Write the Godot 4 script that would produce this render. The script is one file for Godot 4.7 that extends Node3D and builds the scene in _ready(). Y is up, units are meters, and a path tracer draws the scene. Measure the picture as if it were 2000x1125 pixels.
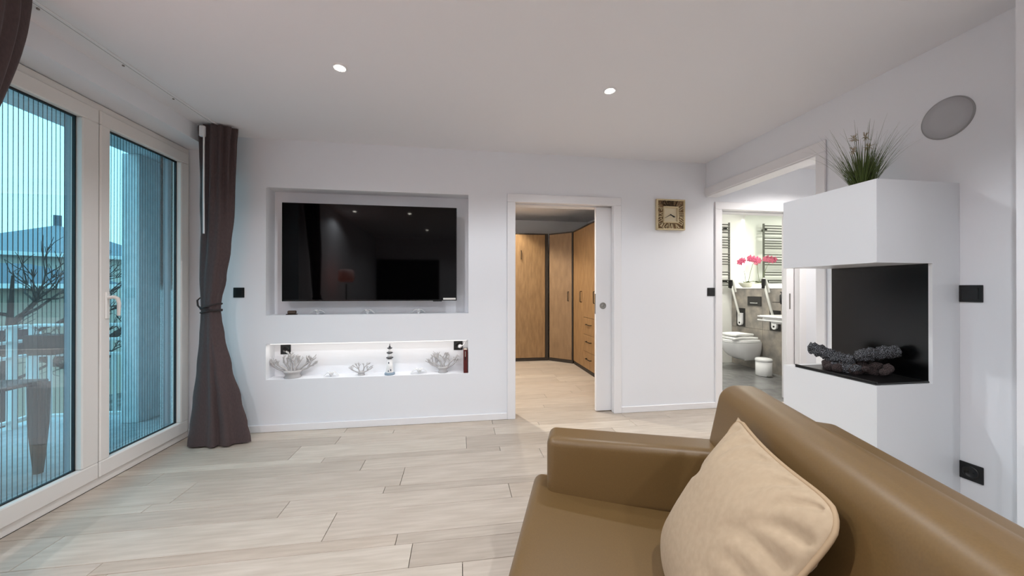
extends Node3D
# A living room with a niche wall, a corner fireplace and a brown sofa; a bedroom, a bathroom and a balcony beyond.

const H := 2.5            # ceiling height
const ZW := -3.33         # face of the niche wall
const XR := 2.5           # face of the right wall
var M := {}
var used := {}

# ------------------------------------------------------------------ naming
func numbered(n: String) -> String:
	if not used.has(n):
		used[n] = 0
		return n
	used[n] += 1
	return "%s_%03d" % [n, used[n]]

func thing(called: String, label: String, category: String, at := Vector3.ZERO, turn := 0.0, group := "") -> Node3D:
	var o := Node3D.new()
	o.name = numbered(called)
	add_child(o)
	o.position = at
	o.rotation.y = turn
	tag(o, label, category, group)
	return o

func tag(o: Node, label: String, category: String, group := "") -> void:
	o.set_meta("label", label)
	o.set_meta("category", category)
	if group != "":
		o.set_meta("group", group)

func shell(called: String) -> Node3D:
	var o := Node3D.new()
	o.name = called
	add_child(o)
	o.set_meta("kind", "structure")
	return o

# ------------------------------------------------------------------ mesh helpers
func mb() -> SurfaceTool:
	var st := SurfaceTool.new()
	st.begin(Mesh.PRIMITIVE_TRIANGLES)
	return st

func done(st: SurfaceTool) -> ArrayMesh:
	st.generate_normals()
	return st.commit()

func put(called: String, mesh: Mesh, m: Material, parent: Node = self) -> MeshInstance3D:
	var o := MeshInstance3D.new()
	o.name = numbered(called) if parent == self else called
	o.mesh = mesh
	o.material_override = null
	if mesh is PrimitiveMesh:
		mesh.material = m
	else:
		for i in mesh.get_surface_count():
			o.set_surface_override_material(i, m)
	o.cast_shadow = GeometryInstance3D.SHADOW_CASTING_SETTING_ON
	parent.add_child(o, true)
	return o

func obj(called: String, st: SurfaceTool, m: Material, parent: Node = self) -> MeshInstance3D:
	return put(called, done(st), m, parent)

func struct(called: String, st: SurfaceTool, m: Material) -> MeshInstance3D:
	var o := obj(called, st, m)
	o.set_meta("kind", "structure")
	return o

func quad(st: SurfaceTool, a: Vector3, b: Vector3, c: Vector3, d: Vector3, away: Vector3) -> void:
	# a flat face turned away from the point «away»
	var n := (b - a).cross(c - a)
	if n.length() < 1e-12:
		n = (c - a).cross(d - a)
	var mid := (a + b + c + d) / 4.0
	if n.dot(mid - away) > 0.0:      # counter-clockwise seen from outside: turn round
		var t := b
		b = d
		d = t
	for v in [a, b, c, a, c, d]:
		st.add_vertex(v)

func tri(st: SurfaceTool, a: Vector3, b: Vector3, c: Vector3, away: Vector3) -> void:
	var n := (b - a).cross(c - a)
	if n.dot((a + b + c) / 3.0 - away) > 0.0:
		var t := b
		b = c
		c = t
	for v in [a, b, c]:
		st.add_vertex(v)

func box(st: SurfaceTool, lo: Vector3, hi: Vector3, bev := 0.0, xf := Transform3D()) -> void:
	# a box with chamfered edges
	st.set_smooth_group(-1)
	var c := (lo + hi) / 2.0
	var h := (hi - lo) / 2.0
	bev = minf(bev, minf(h.x, minf(h.y, h.z)) * 0.95)
	var w := xf * c
	if bev <= 0.0:
		for ax in 3:
			for s in [-1.0, 1.0]:
				var p := []
				for k in [[-1, -1], [1, -1], [1, 1], [-1, 1]]:
					var v := Vector3.ZERO
					v[ax] = s * h[ax]
					v[(ax + 1) % 3] = k[0] * h[(ax + 1) % 3]
					v[(ax + 2) % 3] = k[1] * h[(ax + 2) % 3]
					p.append(xf * (c + v))
				quad(st, p[0], p[1], p[2], p[3], w)
		return
	var V := func(s: Vector3, ax: int) -> Vector3:
		var v := Vector3.ZERO
		for k in 3:
			v[k] = s[k] * (h[k] if k == ax else h[k] - bev)
		return xf * (c + v)
	for ax in 3:
		var u := (ax + 1) % 3
		var t := (ax + 2) % 3
		for s in [-1.0, 1.0]:
			var p := []
			for k in [[-1, -1], [1, -1], [1, 1], [-1, 1]]:
				var g := Vector3.ZERO
				g[ax] = s
				g[u] = k[0]
				g[t] = k[1]
				p.append(V.call(g, ax))
			quad(st, p[0], p[1], p[2], p[3], w)
		for a in [-1.0, 1.0]:
			for b in [-1.0, 1.0]:
				var g0 := Vector3.ZERO
				var g1 := Vector3.ZERO
				g0[u] = a
				g0[t] = b
				g1 = g0
				g0[ax] = -1
				g1[ax] = 1
				quad(st, V.call(g0, u), V.call(g1, u), V.call(g1, t), V.call(g0, t), w)
	for a in [-1.0, 1.0]:
		for b in [-1.0, 1.0]:
			for d in [-1.0, 1.0]:
				var g := Vector3(a, b, d)
				tri(st, V.call(g, 0), V.call(g, 1), V.call(g, 2), w)

func bx(called: String, lo: Vector3, hi: Vector3, m: Material, parent: Node = self, bev := 0.0) -> MeshInstance3D:
	var st := mb()
	box(st, lo, hi, bev)
	return obj(called, st, m, parent)

func same(p: Vector3) -> Vector3:
	return p

func soft(st: SurfaceTool, h: Vector3, r: float, at: Vector3, shape: Callable = same, n := 5, mid := 6) -> void:
	# a box of half size h with rounded edges, bent by «shape»; shape gets points round the origin
	st.set_smooth_group(0)
	var marks := []
	for ax in 3:
		var a := []
		for k in n:
			a.append(-h[ax] + r * (1.0 - cos(PI / 2 * k / n)) * 0.999)
		for k in mid + 1:
			a.append(lerpf(-h[ax] + r, h[ax] - r, float(k) / mid))
		for k in range(n - 1, -1, -1):
			a.append(h[ax] - r * (1.0 - cos(PI / 2 * k / n)) * 0.999)
		marks.append(a)
	var core := h - Vector3(r, r, r)
	for ax in 3:
		var u: int = (ax + 1) % 3
		var t: int = (ax + 2) % 3
		for s in [-1.0, 1.0]:
			var rows := []
			for a in marks[u]:
				var row := []
				for b in marks[t]:
					var p := Vector3.ZERO
					p[ax] = s * h[ax]
					p[u] = a
					p[t] = b
					var q := p.clamp(-core, core)
					p = q + (p - q).normalized() * r
					row.append(at + shape.call(p))
				rows.append(row)
			for i in rows.size() - 1:
				for j in rows[i].size() - 1:
					var A: Vector3 = rows[i][j]
					var B: Vector3 = rows[i + 1][j]
					var C: Vector3 = rows[i + 1][j + 1]
					var D: Vector3 = rows[i][j + 1]
					for v in ([A, C, B, A, D, C] if s > 0 else [A, B, C, A, C, D]):
						st.add_vertex(v)

func loft(st: SurfaceTool, rings: Array, capped := true, uvs := false) -> void:
	# rings of equally many points, each closed
	st.set_smooth_group(0)
	for i in rings.size() - 1:
		var a: PackedVector3Array = rings[i]
		var b: PackedVector3Array = rings[i + 1]
		var n := a.size()
		for j in n:
			var k := (j + 1) % n
			for v in [a[j], a[k], b[k], a[j], b[k], b[j]]:
				st.add_vertex(v)
	if capped:
		st.set_smooth_group(-1)
		for e in [0, rings.size() - 1]:
			var r: PackedVector3Array = rings[e]
			var mid := Vector3.ZERO
			for p in r:
				mid += p
			mid /= r.size()
			for j in r.size():
				var k := (j + 1) % r.size()
				for v in ([mid, r[k], r[j]] if e == 0 else [mid, r[j], r[k]]):
					st.add_vertex(v)
	st.set_smooth_group(0)

func ring(c: Vector3, ax: Vector3, ay: Vector3, n: int) -> PackedVector3Array:
	var r := PackedVector3Array()
	for i in n:
		var t := TAU * i / n
		r.append(c + ax * cos(t) + ay * sin(t))
	return r

func tube(st: SurfaceTool, pts: Array, rad, n := 8) -> void:
	var rings := []
	var side := Vector3.ZERO
	for i in pts.size():
		var t: Vector3 = (pts[mini(i + 1, pts.size() - 1)] - pts[maxi(i - 1, 0)]).normalized()
		if side == Vector3.ZERO:
			side = t.cross(Vector3.UP if absf(t.y) < 0.9 else Vector3.RIGHT).normalized()
		side = (side - t * side.dot(t)).normalized()
		var up := side.cross(t)
		var r: float = rad[i] if rad is Array else rad
		rings.append(ring(pts[i], side * r, up * r, n))
	loft(st, rings)

func lathe(st: SurfaceTool, prof: Array, at := Vector3.ZERO, n := 24) -> void:
	# profile of [radius, height]
	var rings := []
	for p in prof:
		rings.append(ring(at + Vector3(0, p[1], 0), Vector3(maxf(p[0], 0.0004), 0, 0), Vector3(0, 0, maxf(p[0], 0.0004)), n))
	loft(st, rings)

func prism(st: SurfaceTool, poly: PackedVector2Array, z0: float, z1: float, xf := Transform3D()) -> void:
	# extrude an outline (x, y) from z0 to z1
	st.set_smooth_group(-1)
	var mid := Vector2.ZERO
	for p in poly:
		mid += p
	mid /= poly.size()
	for i in poly.size():
		var a := poly[i]
		var b := poly[(i + 1) % poly.size()]
		for v in [Vector3(a.x, a.y, z0), Vector3(b.x, b.y, z0), Vector3(b.x, b.y, z1), Vector3(a.x, a.y, z0), Vector3(b.x, b.y, z1), Vector3(a.x, a.y, z1)]:
			st.add_vertex(xf * v)
	var idx := Geometry2D.triangulate_polygon(poly)
	for i in range(0, idx.size(), 3):
		for k in [0, 1, 2]:
			st.add_vertex(xf * Vector3(poly[idx[i + k]].x, poly[idx[i + k]].y, z1))
		for k in [0, 2, 1]:
			st.add_vertex(xf * Vector3(poly[idx[i + k]].x, poly[idx[i + k]].y, z0))

func ball(st: SurfaceTool, c: Vector3, r: Vector3, n := 12, m := 8, xf := Transform3D()) -> void:
	var rings := []
	for i in m + 1:
		var t := -PI / 2 + PI * i / m
		rings.append(xf * ring(c + Vector3(0, sin(t) * r.y, 0), Vector3(maxf(cos(t), 0.003) * r.x, 0, 0), Vector3(0, 0, maxf(cos(t), 0.003) * r.z), n))
	loft(st, rings, false)

# ------------------------------------------------------------------ materials
func mat(key: String, c: Color, rough := 0.6, metal := 0.0) -> StandardMaterial3D:
	if M.has(key):
		return M[key]
	var m := StandardMaterial3D.new()
	m.resource_name = key
	m.albedo_color = c
	m.roughness = rough
	m.metallic = metal
	M[key] = m
	return m

func noise_tex(seed_: int, freq: float, lo: Color, hi: Color, oct := 4, from := 0.0, to := 1.0) -> NoiseTexture2D:
	var n := FastNoiseLite.new()
	n.seed = seed_
	n.frequency = freq
	n.fractal_octaves = oct
	var t := NoiseTexture2D.new()
	t.noise = n
	t.width = 512
	t.height = 512
	t.seamless = true
	var g := Gradient.new()
	g.set_color(0, lo)
	g.set_color(1, hi)
	g.set_offset(0, from)
	g.set_offset(1, to)
	t.color_ramp = g
	return t

func grain(key: String, tex: Texture2D, tint: Color, scale: Vector3, rough := 0.5, world := true) -> StandardMaterial3D:
	var m := mat(key, tint, rough)
	m.albedo_texture = tex
	m.uv1_triplanar = true
	m.uv1_world_triplanar = world
	m.uv1_scale = scale
	m.uv1_triplanar_sharpness = 8.0
	return m

func relief(m: StandardMaterial3D, tex: Texture2D, cm: float) -> void:
	m.heightmap_enabled = true
	m.heightmap_texture = tex
	m.heightmap_scale = cm

func materials() -> void:
	mat("paint", Color(0.92, 0.925, 0.94), 0.75)
	mat("ceiling_paint", Color(0.925, 0.92, 0.93), 0.8)
	mat("trim_white", Color(0.925, 0.92, 0.925), 0.4)
	mat("frame_white", Color(0.93, 0.91, 0.89), 0.35)
	mat("lacquer", Color(0.875, 0.88, 0.89), 0.3)
	mat("black_plastic", Color(0.05, 0.05, 0.055), 0.4)
	mat("screen", Color(0.008, 0.008, 0.01), 0.04)
	M.screen.metallic_specular = 0.33
	mat("bezel", Color(0.02, 0.02, 0.022), 0.25)
	mat("white_china", Color(0.9, 0.9, 0.9), 0.25)
	mat("white_matt", Color(0.88, 0.87, 0.86), 0.7)
	mat("coral", Color(0.72, 0.71, 0.71), 0.85)
	mat("steel", Color(0.62, 0.61, 0.59), 0.3, 0.9)
	mat("chrome", Color(0.8, 0.8, 0.8), 0.12, 1.0)
	mat("mirror", Color(0.93, 0.95, 0.93), 0.0, 1.0)
	mat("gasket", Color(0.09, 0.12, 0.14), 0.6)
	mat("joint", Color(0.16, 0.135, 0.11), 0.9)
	mat("radiator_grey", Color(0.36, 0.36, 0.34), 0.35, 0.3)
	mat("grey_fabric_grille", Color(0.72, 0.72, 0.73), 0.85)
	mat("dark_metal", Color(0.1, 0.095, 0.09), 0.4, 0.6)
	mat("red_cloth", Color(0.34, 0.06, 0.05), 0.6)
	mat("paper", Color(0.85, 0.82, 0.76), 0.8)
	mat("blue_paint", Color(0.20, 0.27, 0.36), 0.5)
	mat("slate_paint", Color(0.22, 0.23, 0.25), 0.5)
	mat("green_leaf", Color(0.27, 0.33, 0.10), 0.5)
	mat("orchid_pink", Color(0.78, 0.36, 0.48), 0.6)
	mat("balcony_white", Color(0.85, 0.86, 0.86), 0.5)
	mat("roof_tile", Color(0.50, 0.53, 0.57), 0.8)
	mat("roof_dark", Color(0.37, 0.40, 0.45), 0.8)
	mat("house_wall", Color(0.84, 0.82, 0.78), 0.9)
	mat("house_window", Color(0.10, 0.14, 0.18), 0.2)
	mat("bark", Color(0.13, 0.11, 0.10), 0.9)
	mat("orange_brick", Color(0.66, 0.60, 0.54), 0.9)
	var glass := mat("glass", Color(0.95, 1.0, 1.0, 0.012), 0.0)
	glass.transparency = BaseMaterial3D.TRANSPARENCY_ALPHA
	glass.metallic_specular = 0.5
	# pleated insect screen: fine gauze
	var gauze := mat("gauze", Color(0.30, 0.36, 0.40, 0.10), 0.9)
	gauze.transparency = BaseMaterial3D.TRANSPARENCY_ALPHA
	mat("pleat_edge", Color(0.10, 0.14, 0.16), 0.9)
	# floor boards: four tones of one pale oak
	var wood := noise_tex(3, 0.012, Color(0.885, 0.865, 0.84), Color(1.0, 0.99, 0.98), 5)
	var tones := [Color(0.80, 0.76, 0.715), Color(0.775, 0.735, 0.69), Color(0.82, 0.785, 0.74), Color(0.785, 0.74, 0.69), Color(0.755, 0.715, 0.67)]
	for i in tones.size():
		var m := grain("board%d" % i, wood, tones[i], Vector3(0.42, 1.0, 4.2), 0.42)
		m.uv1_offset = Vector3(0.31 * i, 0, 0.17 * i)
	# oak fronts of the wardrobe, grain upright
	var oak := noise_tex(11, 0.014, Color(0.56, 0.465, 0.355), Color(0.68, 0.58, 0.455), 5)
	for i in 3:
		var m := grain("oak%d" % i, oak, [Color(0.93, 0.88, 0.80), Color(0.88, 0.84, 0.80), Color(0.95, 0.88, 0.78)][i], Vector3(2.2, 0.45, 2.2), 0.55)
		m.uv1_offset = Vector3(0.2 * i, 0.37 * i, 0.1)
	mat("wardrobe_dark", Color(0.20, 0.17, 0.145), 0.6)
	# leather
	var hide := noise_tex(5, 0.05, Color(0.93, 0.93, 0.93), Color(1, 1, 1), 4)
	var leather := grain("leather", hide, Color(0.44, 0.34, 0.20), Vector3(6, 6, 6), 0.42)
	relief(leather, hide, 0.02)
	# cushion cover: soft velour
	var nap := noise_tex(8, 0.03, Color(0.94, 0.935, 0.925), Color(1, 1, 1), 5)
	var velour := grain("velour", nap, Color(0.70, 0.615, 0.51), Vector3(3, 3, 3), 0.85)
	velour.rim_enabled = true
	velour.rim = 0.35
	velour.rim_tint = 0.6
	mat("piping", Color(0.66, 0.56, 0.44), 0.8)
	# curtain
	var weave := noise_tex(9, 0.04, Color(0.85, 0.85, 0.85), Color(1, 1, 1), 4)
	var cloth := grain("curtain_cloth", weave, Color(0.31, 0.25, 0.25), Vector3(5, 1.5, 5), 0.8)
	cloth.rim_enabled = true
	cloth.rim = 0.4
	cloth.rim_tint = 0.5
	mat("cord", Color(0.19, 0.16, 0.16), 0.8)
	# bathroom tile
	var stone := noise_tex(21, 0.009, Color(0.45, 0.44, 0.43), Color(0.66, 0.62, 0.57), 5)
	grain("stone_tile", stone, Color(1, 1, 1), Vector3(1.1, 1.1, 1.1), 0.35)
	var slab := noise_tex(22, 0.01, Color(0.42, 0.42, 0.42), Color(0.52, 0.52, 0.515), 4)
	grain("floor_tile", slab, Color(1, 1, 1), Vector3(1.1, 1.1, 1.1), 0.25)
	# rough plaster outside
	var render := noise_tex(31, 0.06, Color(0.50, 0.54, 0.58), Color(0.90, 0.91, 0.92), 5, 0.3, 0.65)
	var plaster := grain("rough_plaster", render, Color(1, 1, 1), Vector3(3, 3, 3), 0.95)
	relief(plaster, render, 0.6)
	var conc := noise_tex(32, 0.02, Color(0.62, 0.64, 0.66), Color(0.74, 0.75, 0.76), 4)
	grain("balcony_slab", conc, Color(1, 1, 1), Vector3(1, 1, 1), 0.9)
	var ply := noise_tex(33, 0.02, Color(0.80, 0.82, 0.84), Color(0.92, 0.93, 0.94), 4)
	grain("pillar_paint", ply, Color(1, 1, 1), Vector3(1.5, 0.7, 1.5), 0.85)
	var snow := noise_tex(34, 0.02, Color(0.25, 0.26, 0.25), Color(0.75, 0.77, 0.78), 5)
	grain("winter_ground", snow, Color(1, 1, 1), Vector3(0.09, 0.09, 0.09), 0.95)
	# burnt log
	var char_ := noise_tex(41, 0.045, Color(0.03, 0.03, 0.033), Color(0.66, 0.67, 0.70), 5, 0.42, 0.72)
	var log_ := grain("charred_wood", char_, Color(1, 1, 1), Vector3(9, 9, 9), 0.9, false)
	relief(log_, char_, 0.8)
	var emb := noise_tex(42, 0.06, Color(0.03, 0.025, 0.025), Color(0.50, 0.41, 0.40), 5, 0.40, 0.75)
	var em := grain("ember_stone", emb, Color(1, 1, 1), Vector3(9, 9, 9), 0.9, false)
	relief(em, emb, 0.6)
	mat("fire_panel", Color(0.012, 0.013, 0.016), 0.22)
	mat("tray", Color(0.03, 0.03, 0.032), 0.35)
	var rattan := noise_tex(51, 0.08, Color(0.05, 0.04, 0.04), Color(0.22, 0.18, 0.17), 4)
	grain("rattan", rattan, Color(1, 1, 1), Vector3(5, 5, 5), 0.8)
	var brass := noise_tex(61, 0.03, Color(0.36, 0.28, 0.18), Color(0.62, 0.50, 0.34), 4, 0.3, 0.7)
	grain("clock_wood", brass, Color(1, 1, 1), Vector3(4, 4, 4), 0.55)
	mat("clock_pale", Color(0.82, 0.75, 0.60), 0.5)
	mat("clock_face", Color(0.86, 0.81, 0.69), 0.6)
	mat("clock_shadow", Color(0.30, 0.24, 0.16), 0.7)

func glow(key: String, c: Color, e: float) -> StandardMaterial3D:
	var m := mat(key, Color(0.9, 0.9, 0.9), 0.5)
	m.emission_enabled = true
	m.emission = c
	m.emission_energy_multiplier = e
	return m

# ------------------------------------------------------------------ start
func _ready() -> void:
	# camera
	var cam := Camera3D.new()
	cam.name = "camera"
	cam.position = Vector3(0, 1.22, 0)
	cam.rotation_degrees = Vector3(0.123, -8.451, 0)
	cam.fov = 77.57
	cam.near = 0.03
	cam.far = 300.0
	add_child(cam)
	cam.current = true
	# sky of a grey winter afternoon, cool beside the warm lamps
	var e := Environment.new()
	e.background_mode = Environment.BG_SKY
	var sky := Sky.new()
	var ps := ProceduralSkyMaterial.new()
	ps.sky_top_color = Color(0.55, 0.89, 1.0)
	ps.sky_horizon_color = Color(0.60, 0.91, 0.97)
	ps.ground_bottom_color = Color(0.30, 0.42, 0.46)
	ps.ground_horizon_color = Color(0.40, 0.52, 0.55)
	ps.sky_energy_multiplier = 1.0
	sky.sky_material = ps
	e.sky = sky
	e.background_energy_multiplier = 2.6
	e.tonemap_mode = Environment.TONE_MAPPER_LINEAR
	e.tonemap_exposure = 1.07
	e.sdfgi_enabled = true
	e.ssao_enabled = true
	e.ssil_enabled = true
	var we := WorldEnvironment.new()
	we.name = "environment"
	we.environment = e
	add_child(we)
	materials()
	room()
	boards()
	window_and_curtains()
	lamps()
	niche_wall_things()
	fireplace()
	sofa()
	bedroom()
	bathroom()
	balcony()
	town()

# ------------------------------------------------------------------ the shell of the flat
func room() -> void:
	var P: Material = M.paint
	# niche wall: full wall cut into blocks round two niches and two doorways
	var st := mb()
	var zb := -3.52
	for b in [
		[-2.42, -1.627, 0.0, H], [-1.627, 0.087, 0.0, 0.442], [-1.627, 0.087, 0.747, 0.993], [-1.627, 0.087, 2.087, H],
		[0.087, 0.50, 0.0, H], [0.50, 1.53, 2.06, H], [1.53, 2.645, 0.0, H], [2.645, 3.61, 2.06, H], [3.61, 4.9, 0.0, H]]:
		box(st, Vector3(b[0], b[2], zb), Vector3(b[1], b[3], ZW))
	box(st, Vector3(-1.7, 0.40, -3.56), Vector3(0.15, 2.13, -3.48))
	struct("wall_front", st, P)
	# right wall: lintel over the passage, full wall up to the pillar
	st = mb()
	box(st, Vector3(XR, 2.165, ZW), Vector3(XR + 0.12, H, -2.18))
	box(st, Vector3(XR, 0, -2.18), Vector3(XR + 0.12, H, 2.75))
	struct("wall_right", st, P)
	bx("wall_pillar", Vector3(2.30, 0, -1.169), Vector3(XR, H, 0.6), P).set_meta("kind", "structure")
	# left wall: head over the balcony door and the wall behind it
	st = mb()
	box(st, Vector3(-2.42, 2.372, ZW), Vector3(-2.02, H, -1.76))
	box(st, Vector3(-2.42, 0, -1.76), Vector3(-2.02, H, 2.75))
	struct("wall_left", st, P)
	bx("wall_back", Vector3(-2.42, 0, 2.6), Vector3(2.62, H, 2.75), P).set_meta("kind", "structure")
	# ceiling over everything
	bx("ceiling", Vector3(-2.42, H, -6.75), Vector3(5.0, H + 0.2, 2.75), M.ceiling_paint).set_meta("kind", "structure")
	# hall behind the passage
	st = mb()
	box(st, Vector3(XR + 0.12, 0, -1.75), Vector3(4.9, H, -1.63))
	box(st, Vector3(4.78, 0, ZW), Vector3(4.9, H, -1.75))
	struct("wall_hall", st, P)
	# skirting boards
	st = mb()
	box(st, Vector3(-2.21, 0, ZW), Vector3(0.448, 0.062, ZW + 0.014), 0.004)
	box(st, Vector3(1.578, 0, ZW), Vector3(2.597, 0.062, ZW + 0.014), 0.004)
	struct("baseboard_front", st, M.trim_white)
	st = mb()
	box(st, Vector3(XR - 0.014, 0, -2.115), Vector3(XR, 0.062, -1.97), 0.004)
	box(st, Vector3(XR - 0.014, 0, -1.45), Vector3(XR, 0.062, -1.17), 0.004)
	struct("baseboard_right", st, M.trim_white)
	# casings and linings
	casing("trim_1", 0.526, 1.5, 2.034, true)
	casing("trim_2", 2.672, 3.585, 2.034, true)
	st = mb()
	box(st, Vector3(XR - 0.016, 2.165, ZW + 0.001), Vector3(XR, 2.246, -2.115), 0.004)
	box(st, Vector3(XR - 0.016, 0, -2.18), Vector3(XR, 2.165, -2.115), 0.004)
	box(st, Vector3(XR - 0.004, 2.155, ZW + 0.001), Vector3(XR + 0.13, 2.167, -2.18), 0.003)
	box(st, Vector3(XR - 0.004, 0, -2.192), Vector3(XR + 0.13, 2.155, -2.178), 0.003)
	struct("trim_3", st, M.trim_white)
	# sliding doors half in their pockets
	var d1 := shell("door_1")
	bx("leaf", Vector3(1.347, 0.008, -3.435), Vector3(1.525, 2.032, -3.395), M.trim_white, d1, 0.003)
	st = mb()
	var rot := Transform3D(Basis(Vector3.RIGHT, PI / 2), Vector3(1.418, 1.052, -3.395))
	st = mb()
	var rr := []
	for p in [[0.033, -0.001], [0.033, 0.003], [0.027, 0.004], [0.024, 0.001], [0.010, 0.001], [0.009, 0.004], [0.001, 0.004]]:
		rr.append(rot * ring(Vector3(0, p[1], 0), Vector3(p[0], 0, 0), Vector3(0, 0, p[0]), 20))
	loft(st, rr)
	obj("round_pull", st, M.steel, d1).set_meta("label", "round steel finger pull")
	bx("edge_pull", Vector3(1.343, 0.97, -3.425), Vector3(1.348, 1.17, -3.405), M.steel, d1).set_meta("label", "steel edge plate")
	var d2 := shell("door_2")
	bx("leaf", Vector3(3.504, 0.008, -3.435), Vector3(3.60, 2.032, -3.395), M.trim_white, d2, 0.003)
	bx("edge_pull", Vector3(3.535, 1.00, -3.396), Vector3(3.552, 1.17, -3.391), M.steel, d2, 0.002).set_meta("label", "narrow steel pull")

func casing(called: String, x0: float, x1: float, top: float, lining: bool) -> void:
	var st := mb()
	var w := 0.078
	for z in [[ZW, ZW + 0.016], [-3.536, -3.52]]:
		box(st, Vector3(x0 - w, 0, z[0]), Vector3(x0, top, z[1]), 0.004)
		box(st, Vector3(x1, 0, z[0]), Vector3(x1 + w, top, z[1]), 0.004)
		box(st, Vector3(x0 - w, top, z[0]), Vector3(x1 + w, top + w, z[1]), 0.004)
	if lining:   # two halves with the slot of the sliding door between them
		for z in [[-3.385, ZW + 0.008], [-3.53, -3.445]]:
			box(st, Vector3(x0 - 0.026, 0, z[0]), Vector3(x0 - 0.004, top + 0.026, z[1]), 0.002)
			box(st, Vector3(x1 + 0.004, 0, z[0]), Vector3(x1 + 0.029, top + 0.026, z[1]), 0.002)
			box(st, Vector3(x0 - 0.004, top + 0.004, z[0]), Vector3(x1 + 0.004, top + 0.026, z[1]), 0.002)
	struct(called, st, M.trim_white)

func boards() -> void:
	var floor_ := shell("floor")
	bx("underlay", Vector3(-2.42, -0.2, -6.75), Vector3(5.0, -0.012, 2.75), M.joint, floor_)
	# three widths in turn, 1.266 m long; ends read row by row where they show
	var widths := [0.227, 0.0765, 0.153]
	var ends := {0: -0.362, 1: -0.447, 2: 0.308, 3: -0.656, 4: -0.30, 5: -0.218, -1: -0.657, -2: 0.311, -3: 0.06, -4: 0.304, -5: -0.55, -6: -0.962}
	var rng := RandomNumberGenerator.new()
	rng.seed = 4
	var meshes := {}
	var zs := {0: -2.533}
	for i in range(0, 34):
		zs[i + 1] = zs[i] + widths[posmod(i, 3)]
	for i in range(0, -28, -1):
		zs[i - 1] = zs[i] - widths[posmod(i - 1, 3)]
	for i in range(-27, 34):
		var z0: float = zs[i]
		var z1: float = zs[i + 1]
		if z1 < -6.65 or z0 > 2.6:
			continue
		var spans := [[-2.21, XR]]
		if z1 < -2.15 and z1 > -3.33:
			spans = [[-2.21, 3.9]]
		elif z1 <= -3.33:
			spans = [[0.5, 1.53]] if z1 > -3.53 else [[-0.6, 2.45]]
		var e0: float = ends[i] if ends.has(i) else rng.randf_range(-0.6, 0.6)
		for s in spans:
			var x: float = e0 - 1.266 * ceil((e0 - s[0]) / 1.266)
			while x < s[1]:
				var a := maxf(x, s[0])
				var b := minf(x + 1.266, s[1])
				if b - a > 0.02:
					var key := "%d %d" % [posmod(i, 3), roundi((b - a) * 1000)]
					if not meshes.has(key):
						var st := mb()
						var w: float = (z1 - z0) / 2 - 0.0014
						box(st, Vector3(-(b - a) / 2 + 0.0014, -0.012, -w), Vector3((b - a) / 2 - 0.0014, 0, w), 0.0012)
						meshes[key] = done(st)
					var o := put("plank", meshes[key], M["board%d" % rng.randi_range(0, 4)], floor_)
					o.position = Vector3((a + b) / 2, 0, (z0 + z1) / 2)
				x += 1.266

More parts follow.
